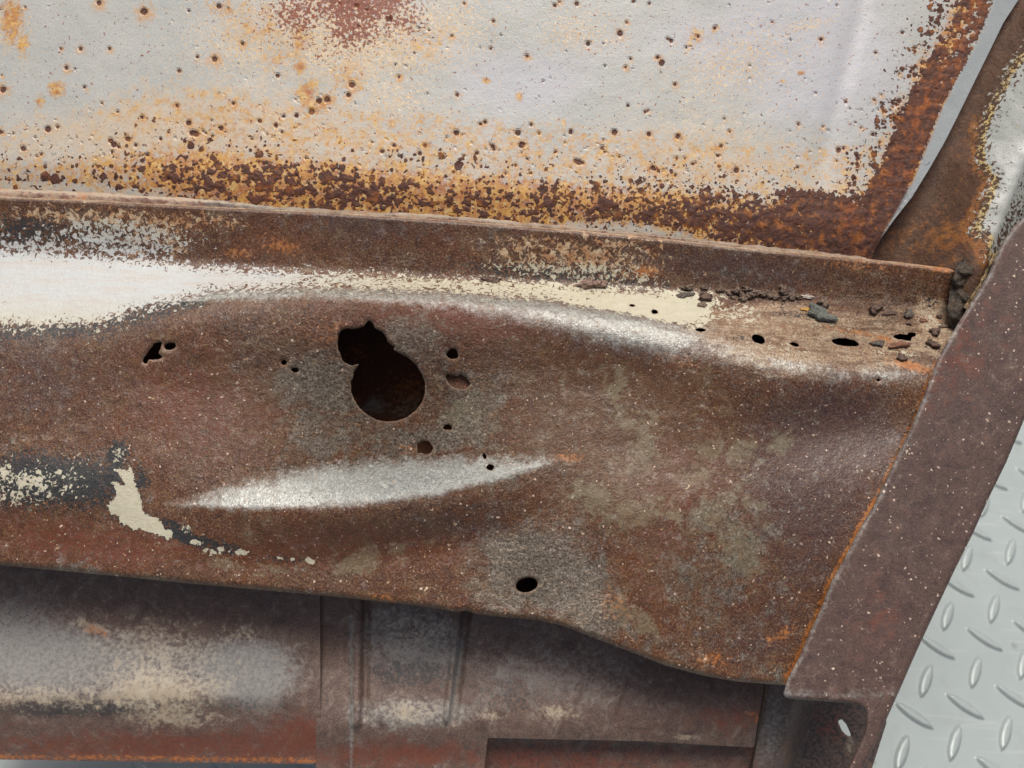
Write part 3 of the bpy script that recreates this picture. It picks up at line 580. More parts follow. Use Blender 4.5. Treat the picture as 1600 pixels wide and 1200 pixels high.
# ---- outer skin: the grey painted sheet behind
EDGE = [(1600, -20), (1591, 0), (1568, 35), (1544, 84), (1519, 135), (1498, 178), (1477, 220), (1453, 262), (1425, 308), (1397, 343), (1374, 376), (1366, 392), (1362, 402)]
FOLD = [(1565, -20), (1554, 0), (1530, 59), (1505, 108), (1474, 161), (1449, 224), (1428, 276), (1404, 322), (1371, 378), (1364, 400)]
def w_skin(X, Y):
    w = -0.034 - 0.05 * (350 - Y) * K
    e = sdf([(-400, -400)] + [(1640, -200)] + FOLD[1:] + [(1364, 700), (-400, 700)], X, Y)
    w = w - 0.30 * np.clip(-e + 2, 0, 60) * K * 1.0
    w = w + 0.0016 * blob(X, Y, 1380, 150, 60, 300, 17) - 0.0010 * blob(X, Y, 1318, 120, 16, 240, 14)
    w = w + 0.0016 * (fbm(X, Y, 210, 2, 12) - 0.5) + 0.0003 * (fbm(X, Y, 24, 2, 13) - 0.5)
    w = w - 0.004 * sst((Y - lip(X) + 60) / 90.0)
    return w
pits = [(225, 18, 7), (155, 4, 5), (126, 76, 4), (171, 76, 3.5), (335, 92, 5.5), (308, 89, 3), (280, 110, 4), (379, 68, 4), (342, 10, 5), (295, 17, 3), (75, 202, 6), (132, 136, 3.5), (159, 161, 3), (277, 165, 4), (365, 162, 3.5), (434, 118, 4), (511, 155, 6), (487, 174, 6), (550, 132, 6), (104, 106, 4), (5, 140, 6), (295, 192, 5),
        (431, 196, 4.5), (406, 189, 4), (178, 226, 6), (200, 217, 5), (222, 183, 4), (771, 33, 3.5), (706, 56, 2.5), (670, 47, 2.5), (783, 55, 2), (618, 101, 2.5), (623, 120, 3.5), (608, 30, 5), (823, 87, 3.5), (919, 68, 5), (943, 68, 2), (1049, 64, 4), (1072, 74, 3), (1034, 98, 6), (985, 92, 2.5), (979, 35, 2.5), (901, 6, 4), (867, 8, 4), (990, 2, 4),
        (762, 126, 0), (812, 150, 0), (908, 105, 0), (714, 148, 4), (713, 207, 6), (830, 195, 3.5), (842, 208, 3.5), (892, 206, 4.5), (960, 206, 6), (1014, 210, 4.5), (1059, 213, 5), (981, 165, 3), (1012, 173, 3), (1055, 132, 3.5), (900, 251, 4), (824, 248, 2.5), (772, 232, 3), (790, 270, 3), (829, 270, 2.5), (656, 240, 4), (616, 227, 4),
        (1321, 159, 3.5), (1328, 170, 2), (1286, 198, 2.5), (1252, 115, 0), (1222, 125, 0), (1119, 41, 2.5), (1377, 148, 2.5), (1410, 51, 3.5), (1384, 175, 2.5), (1368, 82, 3), (1336, 192, 2), (1235, 62, 2), (1430, 75, 4.5), (1441, 98, 5), (1429, 117, 5), (1398, 188, 5), (1395, 228, 5), (1374, 223, 3), (1310, 234, 5), (1341, 247, 4), (1150, 266, 6), (1140, 205, 3)]
prg = random.Random(5)
for _ in range(150):
    x = prg.uniform(-40, 1440); y = prg.uniform(-40, 300); pits.append((x, y, abs(prg.gauss(0, 1.2)) + 0.6))
for cx_, cy_, n_ in [(150, 235, 16), (310, 205, 14), (440, 200, 14), (600, 235, 12), (800, 240, 14), (960, 250, 16), (1100, 250, 14), (1300, 230, 14), (1400, 160, 14), (500, 150, 8), (1040, 90, 8), (30, 215, 10), (720, 225, 8)]:
    for _ in range(n_): pits.append((cx_ + prg.gauss(0, 36), cy_ + prg.gauss(0, 14), abs(prg.gauss(0, 2.0)) + 0.8))
def paint_skin(X, Y):
    A = {}; n1 = fbm(X, Y, 90, 4, 21); n2 = fbm(X, Y, 40, 3, 22)
    up = lip(X) - Y                                         # height above the lip
    edge = sdf([(-400, -400), (1640, -200)] + FOLD[1:] + [(1364, 700), (-400, 700)], X, Y)
    bandh = np.interp(X, [-60, 0, 130, 230, 330, 500, 700, 900, 1100, 1250, 1340, 1420], [80, 90, 105, 135, 135, 120, 118, 118, 122, 125, 130, 160])
    d1 = np.interp(X, [-60, 0, 130, 230, 330, 420, 560, 700, 900, 1050, 1150, 1250, 1350], [0.2, 0.25, 0.3, 0.46, 0.58, 0.6, 0.62, 0.5, 0.48, 0.54, 0.68, 0.85, 1.05])
    prof = sst((bandh - up) / (bandh * 0.75)) * np.clip(0.55 + up / 40.0, 0.55, 1)
    dens = d1 * prof
    lowclean = np.interp(X, [-60, 0, 200, 300, 420, 850, 900, 1000, 1080, 1130], [1, 1, 1, 0.3, 0, 0, 0.8, 1, 0.6, 0]) * np.clip(1 - up / 26.0, 0, 1)
    dens = dens * (1 - lowclean)
    ring_ = np.clip(1 - np.abs(edge - 26) / 46, 0, 1); rr = np.clip((Y + 60) / 200, 0.75, 1)
    dens = np.maximum(dens, 0.95 * sst(ring_ * 1.5) * rr * (edge > 0))
    dens = np.maximum(dens, 0.36 * np.clip(1 - np.abs(edge - 70) / 60, 0, 1) * (edge > 0))
    dens = np.maximum(dens, 1.0 * blob(X, Y, 1320, 350, 130, 48, 14, 4))
    dens = np.maximum(dens, 0.22 * sst((1.35 * bandh - up) / (bandh * 0.7)))
    A['dens'] = dens + 0.28 * (n2 - 0.5) * (dens > 0.1)
    org = np.maximum(0.85 * sst((bandh * 1.0 - up) / (bandh * 0.6)), 0.46 * sst((bandh * 1.7 - up) / (bandh * 0.5))) * np.interp(X, [-60, 0, 100, 200, 300, 1000, 1200, 1300], [0.5, 0.55, 0.6, 0.7, 0.95, 0.9, 0.8, 0.8]) * (1 - lowclean)
    org = np.maximum(org, 0.75 * np.clip(1 - np.abs(edge - 40) / 46, 0, 1) * (edge > 0)); org = np.maximum(org, 0.8 * np.clip(1 - np.abs(edge + 1) / 6, 0, 1) * (Y > 140))
    for (cx, cy, rx, ry, v) in [(90, 140, 20, 18, .75), (62, 160, 14, 14, .6), (480, 148, 22, 30, .75), (468, 105, 14, 12, .8), (760, 126, 8, 6, .9), (812, 150, 8, 11, .7), (660, 190, 10, 18, .6), (612, 195, 14, 12, .6), (1252, 115, 9, 6, .8), (1222, 127, 7, 5, .7), (880, 195, 20, 18, .45), (1090, 235, 22, 22, .5), (1120, 232, 10, 10, .6), (350, 15, 50, 24, .5), (470, 60, 18, 30, .65), (495, 165, 44, 30, .6), (440, 90, 44, 40, .48), (545, 120, 44, 50, .48), (400, 40, 80, 50, .46), (660, 60, 70, 50, .44), (18, 30, 24, 50, .75), (34, 66, 16, 34, .6), (250, 232, 90, 20, .5), (390, 212, 70, 22, .5), (500, 205, 60, 22, .48), (705, 214, 26, 22, .5), (905, 212, 30, 22, .48), (1060, 215, 26, 20, .45), (215, 205, 40, 30, .42), (5, 140, 14, 16, .5), (1085, 60, 30, 40, .42)]:
        org = np.maximum(org, v * blob(X, Y, cx, cy, rx, ry))
    A['orange'] = org
    pit = 0 * X; hal = 0 * X
    for (x, y, r) in pits:
        m = (np.abs(X - x) < 30) & (np.abs(Y - y) < 30)
        if r > 0: pit[m] = np.maximum(pit[m], np.clip(0.5 + (r * 0.8 - np.hypot(X[m] - x, (Y[m] - y))) / 3.0, 0, 1))
        if r > 2.2: hal[m] = np.maximum(hal[m], (0.3 + 0.55 * ((x * 7.13 + y * 3.7) % 1.0)) * np.exp(-((np.hypot(X[m] - x - 1, Y[m] - y - 2) / (r * 2.6)) ** 2)))
    A['pit'] = pit + 0.5 * (fbm(X, Y, 5, 2, 29) - 0.5) * (pit > 0.02); A['halo'] = hal
    A['tan'] = np.maximum.reduce([0.60 * blob(X, Y, 540, 50, 190, 85, 5, 4), 0.52 * blob(X, Y, 400, 60, 110, 60), 0.5 * blob(X, Y, 690, 40, 90, 60), 0.42 * blob(X, Y, 1150, 100, 120, 60, -20), 0.42 * blob(X, Y, 1260, 40, 60, 14, -12), 0.5 * blob(X, Y, 20, 40, 24, 60, -20), 0.45 * blob(X, Y, 900, 50, 70, 40), 0.4 * blob(X, Y, 620, 150, 70, 50)])
    A['warm'] = np.clip(0.55 * sst((1.9 * bandh - up) / (bandh * 1.1)) + 0.42 * blob(X, Y, 500, 90, 240, 120) + 0.32 * blob(X, Y, 1120, 190, 160, 80) + 0.35 * blob(X, Y, 260, 200, 200, 40), 0, 0.8) * (edge > -1)
    A['maroon'] = np.maximum.reduce([0.86 * blob(X, Y, 560, 0, 92, 44, 0, 3), 0.78 * blob(X, Y, 548, 46, 46, 34), 0.66 * blob(X, Y, 465, 20, 50, 46, 20), 0.55 * blob(X, Y, 620, 30, 50, 40), 0.5 * blob(X, Y, 500, 84, 14, 10)])
    A['lilac'] = np.clip(blob(X, Y, 1280, 90, 130, 160) + 0.8 * blob(X, Y, 820, 130, 120, 70) + 0.5 * blob(X, Y, 1120, 60, 100, 60), 0, 1)
    A['clean'] = np.clip(0.5 + (-edge - 2 + 5 * (n2 - 0.5)) / 3.0, 0, 1)
    A['fine'] = np.clip((X - 640) / 300, 0, 1) * np.clip((Y - 150) / 60, 0, 1) + 0.8 * (edge < 120) * (Y < 300) * (X > 1200)
    A['fine'] = np.clip(A['fine'], 0, 1)
    A['burnt'] = np.clip(0.7 * np.clip(1 - np.abs(edge - 22) / 30, 0, 1) * (Y < 300) + 0.9 * blob(X, Y, 1328, 338, 14, 22) + 0.5 * blob(X, Y, 400, 300, 60, 16), 0, 1)
    return A
skin_dom = [(-160, -60), (1560, -60), (1612, -40)] + EDGE + [(1362, 440), (700, 400), (-160, 345)]
M_SKIN = mat_skin()
sheet('outer_skin', skin_dom, [], w_skin, paint_skin, M_SKIN, root, 2.5, 0.0012)

# ---- hem: folded double sheet along the lip
def w_hem(X, Y): return -0.0275 - 0.0016 * sst((lip(X) - 4 - Y) / 8.0) + 0.0008 * (fbm(X, Y, 18, 2, 41) - 0.5)
hem_top = curve([(-60, 290), (0, 294), (100, 298), (200, 304), (330, 312), (420, 322), (560, 330), (700, 337), (850, 350), (1000, 363), (1150, 380), (1290, 395), (1360, 403)], 8)
hem_rg = random.Random(9)
hem_dom = [(x, float(hem_top(float(x))) + hem_rg.uniform(-1.5, 1.5)) for x in range(-60, 1361, 14)] + [(x, float(lip(float(x))) + 6) for x in range(1360, -61, -40)]
def paint_hem(X, Y):
    n = fbm(X, Y, 30, 3, 42)
    return {'red': 0.6 + 0 * X, 'grey': 0.75 * blob(X, Y, 430, 326, 120, 8, 4) + 0 * X, 'dark': 0.7 * blob(X, Y, 345, 318, 40, 8), 'tan': 0.45 + 0.9 * (n - 0.5) + 0.5 * (np.abs(Y - hem_top(X) - 2) < 2), 'orange': 0.1 + 0.8 * (n - 0.4)}
M_HEM = mat_plain('rusty_hem', 'recess')
sheet('hem_strip', hem_dom, [], w_hem, paint_hem, M_HEM, root, 2.5, 0.0010)

# ---- channel between the skin's edge and the side flange
RIDGE = [(1622, 220), (1600, 255), (1579, 308), (1558, 360), (1547, 388), (1535, 420)]
PAINT_L = [(1640, 20), (1600, 77), (1579, 105), (1550, 157), (1532, 205), (1528, 250), (1552, 285), (1544, 304), (1523, 350), (1520, 366), (1544, 372), (1540, 400), (1600, 420), (1660, 300), (1660, 20)]
def ridge_x(Y): return np.interp(Y, [p[1] for p in RIDGE], [p[0] for p in RIDGE]) + np.clip(220 - Y, 0, 400) * 0.42
def w_chan(X, Y):
    d = (X - ridge_x(Y))
    w = np.where(d < 0, -0.018 - 0.032 * sst(-d / 150.0), -0.018 - 0.012 * np.clip(d / 40, 0, 2))
    return w - 0.001 + 0.0012 * (fbm(X, Y, 26, 3, 51) - 0.5)
def paint_chan(X, Y):
    s = sdf(PAINT_L, X, Y); d = X - ridge_x(Y)
    return {'paint': np.clip(0.5 + s / 34.0, -0.3, 1.1), 'orange': 0.5 * blob(X, Y, 1480, 370, 90, 40) + 0.8 * np.clip(1 - np.abs(s + 8) / 16, 0, 1) * (Y > 180), 'yellow': np.clip(1 - np.abs(s - 4) / 10, 0, 1),
            'spot': 0.62 * np.clip(1 - np.abs(s - 4) / 26, 0, 1) * (d < -8) + 0.55 * (d > 4) * np.clip((Y - 250) / 100, 0.5, 1)}
M_CHAN = mat_channel()
chan_dom = [(1600, -60), (1800, -60), (1760, 250), (1620, 420), (1570, 560), (1480, 560), (1330, 425), (1345, 380), (1380, 330), (1480, 170), (1560, 0)]
sheet('edge_channel', chan_dom, [], w_chan, paint_chan, M_CHAN, root, 2.5, 0.0010)

# ---- black seam sealer in the corner
def w_seal(X, Y):
    d = line_d([(1530, 400), (1518, 430), (1506, 455), (1498, 485)], X, Y)
    return -0.0225 + 0.002 * np.sqrt(np.clip(1 - (d / 30.0) ** 2, 0, 1)) + 0.008 * (fbm(X, Y, 15, 4, 61) - 0.5)
def paint_none(X, Y): return {}
seal_dom = [(1514, 398), (1534, 394), (1548, 402), (1541, 425), (1528, 455), (1530, 490), (1510, 530), (1490, 520), (1480, 490), (1484, 455), (1490, 432), (1495, 412)]
M_SEAL = mat_lump('crumbling_seam_sealer', lin(30, 25, 21), lin(98, 84, 68), 0.42, 420, 1.0)
sheet('seam_sealer', seal_dom, [], w_seal, paint_none, M_SEAL, root, 2.5, 0.002)
def w_bead(X, Y): return -0.016 + 0.003 * (fbm(X, Y, 9, 3, 62) - 0.5)
bead_dom = jagged([(1552, 396), (1556, 398), (1540, 432), (1522, 466), (1512, 482), (1506, 480), (1524, 452), (1540, 424)], 1.5, 12)
sheet('sealer_bead', bead_dom, [], w_bead, paint_none, mat_lump('tan_bead', lin(120, 92, 62), lin(206, 178, 132), 0.7, 500, 0.8), root, 2.0, 0.004)

# ---- side flange
SEAM_UP = [(1800, 30), (1660, 250), (1625, 300), (1600, 338), (1582, 356)]
FL_BOT = [(1227, 1090), (1236, 1092), (1330, 1099), (1342, 1102), (1350, 1108), (1354, 1118), (1353, 1132), (1349, 1148), (1338, 1172), (1325, 1200), (1290, 1270)]
FL_R = [(1310, 1270), (1350, 1200), (1376, 1144), (1397, 1098), (1432, 1018), (1460, 958), (1491, 892), (1521, 832), (1544, 780), (1572, 723), (1600, 656), (1680, 480), (1880, 60)]
fl_dom = SEAM_UP + SEAM + FL_BOT + FL_R
def w_flange(X, Y):
    w = 0.10 * (Y - 520) * K + 0.0035
    e = sdf(SEAM_UP + SEAM + FL_BOT + FL_R, X, Y)
    return w - 0.0016 * np.clip(1 - e / 5.0, 0, 1) ** 2 + 0.0006 * (fbm(X, Y, 120, 3, 71) - 0.5) + 0.00015 * (fbm(X, Y, 14, 2, 72) - 0.5)
def paint_fl(X, Y):
    d = line_d(SEAM_UP + SEAM, X, Y)
    return {'red': 0.4 * blob(X, Y, 1500, 560, 60, 120, 25) + 0.3 * blob(X, Y, 1380, 960, 40, 90, 20), 'grey': 0.5 * np.clip(1 - d / 14, 0, 1) + 0.35 * np.clip(1 - np.abs(Y - 1085) / 14, 0, 1), 'dark': 0.25 * blob(X, Y, 1460, 760, 60, 120, 25), 'tan': 0.25 * np.clip(1 - d / 5, 0, 1), 'orange': 0 * X}
M_FL = mat_plain('purple_brown_flange', 'flange')
sheet('side_flange', fl_dom, [], w_flange, paint_fl, M_FL, root, 2.5, 0.0022)

# ---- lower recess, out of the light under the shell
def w_low(X, Y):
    s = (Y - (930 + 0.03 * (X - 250))) / 250.0
    return -0.025 + 0.009 * sst((Y - 920) / 230.0) - 0.006 * sst((Y - 1095) / 110.0) + 0.002 * blob(X, Y, 190, 1080, 330, 60) + 0.0012 * (fbm(X, Y, 90, 3, 81) - 0.5) - 0.05 * np.clip(895 - Y + 0.06 * X, -300, 40) * K * 0
def paint_low(X, Y):
    return {'red': 0.8 * blob(X, Y, 250, 1165, 330, 28) + 0.6 * blob(X, Y, 470, 1140, 60, 40), 'grey': 0.78 * blob(X, Y, 150, 1045, 270, 62, 0, 4) + 0.85 * blob(X, Y, 400, 1055, 70, 60, 0, 3) + 0.7 * blob(X, Y, 20, 980, 90, 60),  # wide grey band paints in the highlight along the roll
            'dark': 0.7 * blob(X, Y, 230, 1100, 220, 20, 0, 3) + 0.5 * blob(X, Y, 60, 1110, 120, 16) + 0.35 * blob(X, Y, 20, 960, 70, 40), 'tan': 0.46 * blob(X, Y, 250, 1020, 110, 70, 10) + 0.5 * blob(X, Y, 240, 1085, 110, 30) + 0.55 * blob(X, Y, 30, 1090, 120, 22) + 0.6 * blob(X, Y, 140, 978, 26, 10, 20) + 0.5 * blob(X, Y, 270, 1125, 70, 16) + 0.5 * blob(X, Y, 380, 990, 26, 12),
            'orange': 0.62 * np.clip(1 - np.abs(Y - 1182 - 0.012 * X) / 9, 0, 1) * np.clip(0.4 + 1.2 * fbm(X, Y, 60, 2, 88), 0, 1) + 0.6 * blob(X, Y, 150, 985, 24, 8, 20)}
M_REC = mat_plain('shaded_rust_sheet', 'recess')
sheet('lower_panel', [(-220, 850), (500, 900), (501, 1194), (250, 1191), (-220, 1183)], [], w_low, paint_low, M_REC, root, 3.0, 0.0012)
def rib(X, Y, pts, hw, h):
    d = line_d(pts, X, Y); return h * np.clip(1 - (d / hw) ** 2, 0, 1)
def w_sill(X, Y):
    w = -0.027 + 0.010 * sst((Y - 1000) / 130.0) - 0.004 * sst((Y - 1130) / 60.0)
    w = w + rib(X, Y, [(560, 900), (556, 1130)], 10, 0.0035) - rib(X, Y, [(574, 900), (570, 1120)], 7, 0.002) - rib(X, Y, [(733, 930), (708, 1125)], 9, 0.0035) + rib(X, Y, [(718, 940), (698, 1125)], 7, 0.0025) - rib(X, Y, [(996, 1030), (962, 1130)], 4, 0.001)
    return w + 0.0010 * (fbm(X, Y, 80, 3, 82) - 0.5)
def paint_sill(X, Y):
    return {'red': 0.8 * blob(X, Y, 620, 1180, 160, 26) + 0.6 * blob(X, Y, 1150, 1125, 80, 26), 'grey': 0.6 * blob(X, Y, 640, 1000, 90, 60, 0, 4) + 0.7 * blob(X, Y, 640, 1115, 100, 26, 0, 3) + 0.7 * np.clip(1 - np.abs(X - 549) / 5, 0, 1) * (Y > 960) + 0.7 * np.clip(1 - line_d([(720, 1000), (702, 1125)], X, Y) / 6, 0, 1) + 0.45 * blob(X, Y, 860, 1050, 170, 60),
            'dark': 0.62 * blob(X, Y, 640, 1050, 80, 30, 0, 3) + 0.45 * blob(X, Y, 800, 1090, 90, 40), 'tan': 0.55 * blob(X, Y, 640, 1112, 70, 22) + 0.62 * blob(X, Y, 870, 1112, 36, 14) + 0.55 * blob(X, Y, 770, 1118, 26, 10) + 0.45 * blob(X, Y, 650, 985, 60, 30) + 0.6 * blob(X, Y, 1070, 1152, 24, 6, 5),
            'orange': 0.4 * blob(X, Y, 1180, 1120, 20, 16)}
sheet('sill_panel', [(501, 900), (840, 940), (1190, 1040), (1196, 1062), (1184, 1130), (1178, 1168), (1000, 1158), (762, 1153), (755, 1215), (494, 1215), (494, 896)], [], w_sill, paint_sill, M_REC, root, 3.0, 0.0012)
sheet('sill_step', [(748, 1146), (1000, 1150), (1182, 1156), (1165, 1230), (740, 1230)], [], lambda X, Y: -0.0290 - 0.004 * sst((Y - 1140) / 30) + 0.001 * (fbm(X, Y, 60, 3, 83) - 0.5), lambda X, Y: {'red': 0.32 + 0.35 * blob(X, Y, 850, 1190, 150, 26) + 0 * X, 'grey': 0 * X, 'dark': 0.22 + 0 * X, 'tan': 0 * X, 'orange': 0 * X}, M_REC, root, 3.0, 0.0012)
# ---- end box under the flange
def paint_box(X, Y):
    return {'red': 0.5 * blob(X, Y, 1290, 1130, 40, 40), 'grey': 0.55 * blob(X, Y, 1205, 1140, 26, 70, 10), 'dark': 0.45 * sst((X - (1245 - (Y - 1070) * 0.28)) / 30.0), 'tan': 0.4 * blob(X, Y, 1328, 1165, 10, 20), 'orange': 0.35 * blob(X, Y, 1230, 1180, 12, 30)}
def w_box(X, Y):
    d = X - (1245 - (Y - 1070) * 0.28)
    seam = np.interp(Y, [1060, 1133, 1197], [1200, 1186, 1174])
    return -0.027 - 0.010 * sst((seam - X + 2) / 4.0) - 0.018 * sst(d / 40.0)
slot = [(1309, 1126), (1315, 1124), (1322, 1131), (1328, 1144), (1330, 1151), (1323, 1149), (1315, 1141)]
sheet('end_box', [(1180, 1040), (1380, 1060), (1385, 1130), (1350, 1240), (1150, 1240), (1160, 1160), (1172, 1100)], [slot], w_box, paint_box, mat_plain('box_rust', 'box'), root, 2.5, 0.0014)

# ------------------------------------------------------------------ loose flakes and crumbs lying on the ledge
M_RED = mat_lump('red_brown_flake', lin(58, 43, 37), lin(116, 92, 78)); M_TAN = mat_lump('layered_flake', lin(92, 68, 58), lin(176, 148, 130), 0.7, 600)
M_GRY = mat_lump('grey_flake', lin(56, 51, 46), lin(108, 98, 88)); M_GRN = mat_lump('dark_flake', lin(52, 54, 50), lin(126, 128, 118), 0.5, 480, 0.9)
M_CRB = mat_lump('crumb_rust', lin(66, 54, 46), lin(146, 124, 106), 0.85, 800); M_YEL = mat_lump('yellow_chip', lin(150, 110, 40), lin(206, 166, 84), 0.6)
M_PAL = mat_lump('pale_curl', lin(150, 132, 116), lin(216, 204, 190), 0.6); M_OCH = mat_lump('rust_sliver', lin(92, 60, 44), lin(148, 104, 80), 0.8)
def normal_at(px, py):
    e = 4.0; a = np.array([px, px + e, px]); b = np.array([py, py, py - e]); p = W3(a, b, w_shell(a, b))
    u = p[1] - p[0]; v = p[2] - p[0]; n = np.cross(u, v); n /= np.linalg.norm(n); u /= np.linalg.norm(u)
    return p[0], u, np.cross(n, u), n
def flake(name, px, py, rx, ry, hgt, rot, m, label, group, seed, shape='flat', lift=0.0):
    r = np.random.default_rng(seed)
    p, u, v, n = normal_at(px, py)
    fs = max(abs(RW.T[1] @ v), 0.35)                         # how much the ledge foreshortens the flake
    a = rx * K * 1.05; b = ry * K / fs; h = hgt * K * 0.72
    import bmesh
    bm = bmesh.new(); bmesh.ops.create_icosphere(bm, subdivisions=3, radius=1.0)
    ph = r.random(12) * 6.28; ca, sa = math.cos(math.radians(rot)), math.sin(math.radians(rot))
    for vt in bm.verts:
        x, y, z = vt.co; th = math.atan2(y, x)
        out = 1 + 0.18 * math.sin(2 * th + ph[0]) + 0.16 * math.sin(3 * th + ph[1]) + 0.13 * math.sin(5 * th + ph[2]) + 0.10 * math.sin(8 * th + ph[3])
        lump = 0.18 * math.sin(5 * x + ph[4]) * math.sin(5 * y + ph[5]) + 0.10 * math.sin(11 * x + ph[6] + 7 * y) + 0.07 * math.sin(17 * y + ph[7]) + r.normal() * 0.03
        if shape == 'flat':
            q = max(abs(x), abs(y), 1e-6); rad = math.hypot(x, y)
            k = (rad ** 0.6) / max(rad, 1e-6) if rad > 0 else 1
            X_, Y_ = x * k * out, y * k * out; Z_ = math.copysign(abs(z) ** 0.5, z) * 0.6 + lump * 0.5 + 0.25 * X_ * Y_ * math.sin(ph[8])
        elif shape == 'layer':
            X_, Y_ = x * out, y * out; Z_ = (round(z * 2.5) / 2.5) * 0.9 + 0.12 * math.sin(4 * x + ph[4]) + lump * 0.3; sft = 1 - 0.25 * (round(z * 2.5) / 2.5 > 0.3); X_ *= sft; Y_ *= sft
        else:
            k = 1 + 1.4 * lump + 0.12 * math.sin(9 * z + ph[9] + 4 * x); X_, Y_, Z_ = x * out * k, y * out * k, z * k
        X2, Y2 = X_ * a, Y_ * b
        q3 = u * (X2 * ca - Y2 * sa) + v * (X2 * sa + Y2 * ca) + n * (Z_ + 0.62) * h
        vt.co = q3.tolist()
    me = bpy.data.meshes.new(name); bm.to_mesh(me); bm.free()
    me.polygons.foreach_set('use_smooth', [shape == 'lump'] * len(me.polygons)); me.materials.append(m)
    o = link(name, me); o.location = (p + n * lift).tolist()
    o['label'] = label; o['category'] = 'rust crumb' if 'crumb' in name else 'flake'
    if group: o['group'] = group
    return o
G = 'loose rust flakes on the ledge'; GC = 'rust crumbs piled along the back of the ledge'
flake('rust_flake', 768, 438, 14.5, 5.5, 5, 2, M_RED, 'small smooth red-brown oval flake lying alone on the cream ledge right of the big hole', G, 1)
flake('rust_flake', 924, 445, 21, 9, 12, 3, M_TAN, 'thick layered light-brown flake standing out on the cream ledge', G, 2, 'layer')
flake('rust_flake', 1070, 462, 14, 4.5, 4, 4, M_GRY, 'flat dark grey flake on the cream paint, left of the crumb row', G, 3)
flake('rust_flake', 1101, 467, 11, 7, 8, 10, M_RED, 'chunky brown flake at the right tip of the cream paint', G, 4, 'lump')
flake('rust_flake', 1097, 477, 9, 3.5, 4, 15, M_CRB, 'thin grey-brown chip tucked below the chunky flake at the cream tip', G, 5)
flake('rust_flake', 1280, 493, 21, 11, 11, -28, M_GRN, 'largest dark grey-green flake with ragged edges on the tan ledge', G, 6, 'flat')
flake('rust_flake', 1287, 476, 9, 6, 8, -10, M_CRB, 'rough brown lump leaning on top of the big grey-green flake', G, 7, 'lump')
flake('rust_flake', 1258, 484, 7, 3, 3, 5, M_YEL, 'tiny yellow seed-like chip left of the big grey-green flake', G, 8)
flake('rust_flake', 1272, 474, 6, 3, 3, 20, M_OCH, 'small reddish sliver just above the yellow chip', G, 9)
flake('rust_flake', 1365, 485, 11, 6, 8, 12, M_RED, 'knobbly brown flake between the big grey-green flake and the black sealer', G, 10, 'lump')
flake('rust_flake', 1389, 490, 9, 4, 3.5, 5, M_RED, 'flat smooth brown flake right beside the knobbly brown one', G, 11)
flake('rust_flake', 1418, 492, 8, 7, 8, 50, M_GRY, 'dark upright chip below the black sealer corner', G, 12, 'flat')
flake('rust_flake', 1419, 506, 4, 3, 4, 30, M_CRB, 'crumb fallen just below the dark upright chip', G, 13, 'lump')
flake('rust_flake', 1442, 501, 7.5, 3, 3, -5, M_OCH, 'small thin chip right of the dark upright chip', G, 14)
flake('rust_flake', 1467, 495, 5, 3, 4, 0, M_RED, 'tiny round brown chip on the pale bare corner of the ledge', G, 15)
flake('rust_flake', 1477, 510, 14, 2.5, 3, 8, M_CRB, 'long thin sliver touching the edge of the side flange', G, 16)
flake('rust_flake', 1460, 520, 10, 4.5, 6, 15, M_RED, 'crumbly reddish flake right of the ragged double slot', G, 17, 'lump')
flake('rust_flake', 1456, 540, 9, 5, 7, -35, M_RED, 'tilted brown flake lowest at the flange end of the ledge', G, 18, 'lump')
flake('rust_flake', 1371, 538, 10, 5, 6, 14, M_GRY, 'dark oval flake between the long slot and the ragged double slot', G, 19)
flake('rust_flake', 1404, 541, 14, 4.5, 6, 4, M_OCH, 'ragged pinkish-brown flake directly below the ragged double slot', G, 20, 'lump')
flake('rust_flake', 1408, 560, 8, 5, 6, 4, M_RED, 'rounded brown chip lying on the orange streak near the front roll of the ledge', G, 21)
crumb_lbl = 'grey-brown rust crumb in the crumb row at the foot of the upright lip'
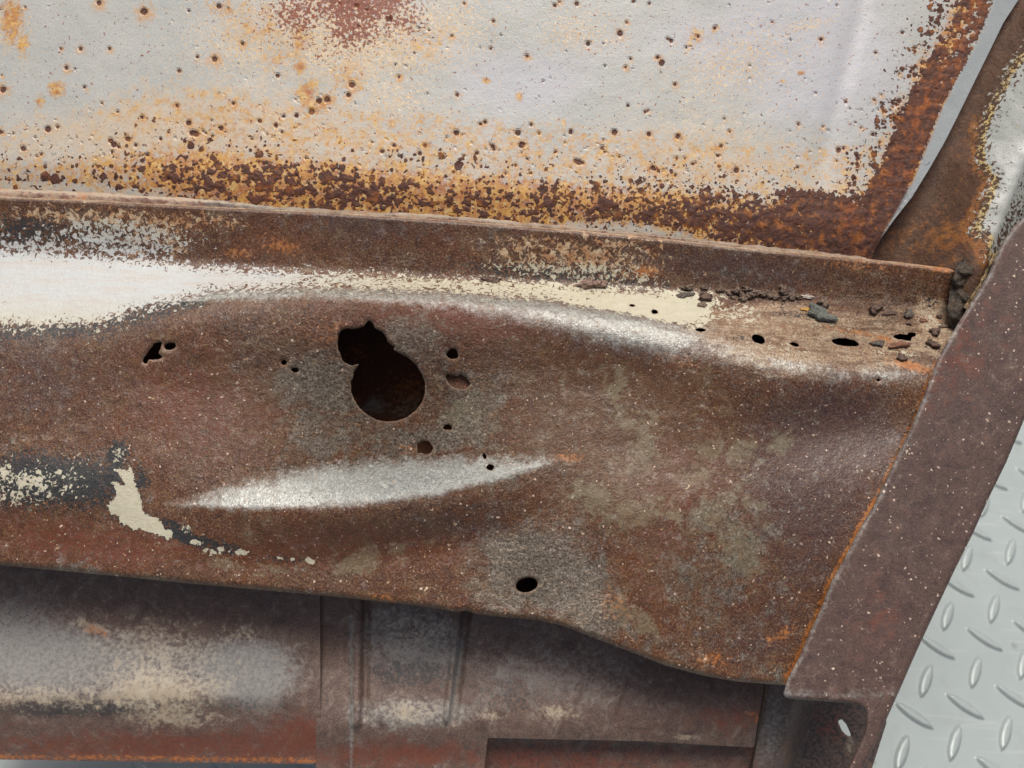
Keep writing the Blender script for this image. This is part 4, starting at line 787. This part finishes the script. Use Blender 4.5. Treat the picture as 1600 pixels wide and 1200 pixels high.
for i, (x, y, a, b, h) in enumerate([(1074, 450, 9, 4, 6), (1100, 450, 6, 3, 4), (1126, 453, 6, 4, 5), (1139, 460, 5, 3, 4), (1150, 455, 8, 5, 8), (1158, 461, 6, 4, 6), (1166, 452, 7, 5, 9), (1170, 464, 9, 5, 8), (1180, 458, 8, 5, 7), (1190, 461, 7, 4, 7), (1197, 457, 6, 4, 6), (1204, 464, 8, 5, 6), (1211, 466, 6, 4, 5), (1226, 466, 8, 4, 6), (1236, 466, 6, 4, 5), (1246, 464, 6, 3, 4), (1146, 466, 4, 3, 3), (1162, 468, 10, 4, 5)]):
    flake('rust_crumb', x, y, a, b, h, rnd.uniform(-30, 30), M_CRB, {0: 'leftmost rust crumb, lying just above the flat dark grey flake on the cream paint', 1: 'lone small rust crumb just above the chunky flake at the cream tip'}.get(i, crumb_lbl), GC, 100 + i, 'lump')
flake('rust_crumb', 1223, 455, 6, 9, 9, 10, M_CRB, 'tallest upright rust crumb near the right end of the crumb row', GC, 140, 'lump')
flake('rust_crumb', 1261, 464, 11, 3, 4, -6, M_PAL, 'pale curled chip ending the crumb row on the right', GC, 141)

# fine rust dust and grit that has gathered on the ledge: too small to count
def grit():
    v = []; f = []; r = random.Random(77); n = 0
    for k in range(420):
        q = r.random()
        if q < 0.45: x = r.gauss(1185, 50); y = 464 + (x - 1185) * 0.06 + abs(r.gauss(0, 7))
        elif q < 0.8: x = r.uniform(1330, 1480); y = r.gauss(512, 24)
        else: x = r.uniform(700, 1450); y = float(val(np.array(x))) + abs(r.gauss(6, 12))
        if y > float(crest(np.array(x))) - 12 or y < float(val(np.array(x))) - 4 or x > 1484: continue
        if any(float(sdf(h, np.array([x]), np.array([y]))[0]) > -3 for h in HOLES if abs(h[0][0] - x) < 60): continue
        p, u, w_, nn = normal_at(x, y); s_ = K * min(2.6, abs(r.gauss(0, 1.0)) + 0.45)
        a = r.uniform(0, 6.28); u2 = u * math.cos(a) + w_ * math.sin(a); w2 = np.cross(nn, u2)
        for q4 in [u2 * 1.3, -u2 * r.uniform(.8, 1.3) + w2 * .3, w2 * r.uniform(.7, 1.2), -w2 * r.uniform(.6, 1.1), nn * r.uniform(.6, 1.1), nn * -0.4]: v.append((p + q4 * s_).tolist())
        b = len(v) - 6
        for t3 in [(0, 2, 4), (2, 1, 4), (1, 3, 4), (3, 0, 4), (2, 0, 5), (1, 2, 5), (3, 1, 5), (0, 3, 5)]: f.append(tuple(b + i for i in t3))
    me = bpy.data.meshes.new('rust_grit'); me.from_pydata(v, [], f); me.materials.append(M_CRB)
    o = link('rust_grit', me); o['kind'] = 'stuff'; o['label'] = 'fine brown rust grit strewn along the ledge under the upright lip'; o['category'] = 'rust grit'
grit()
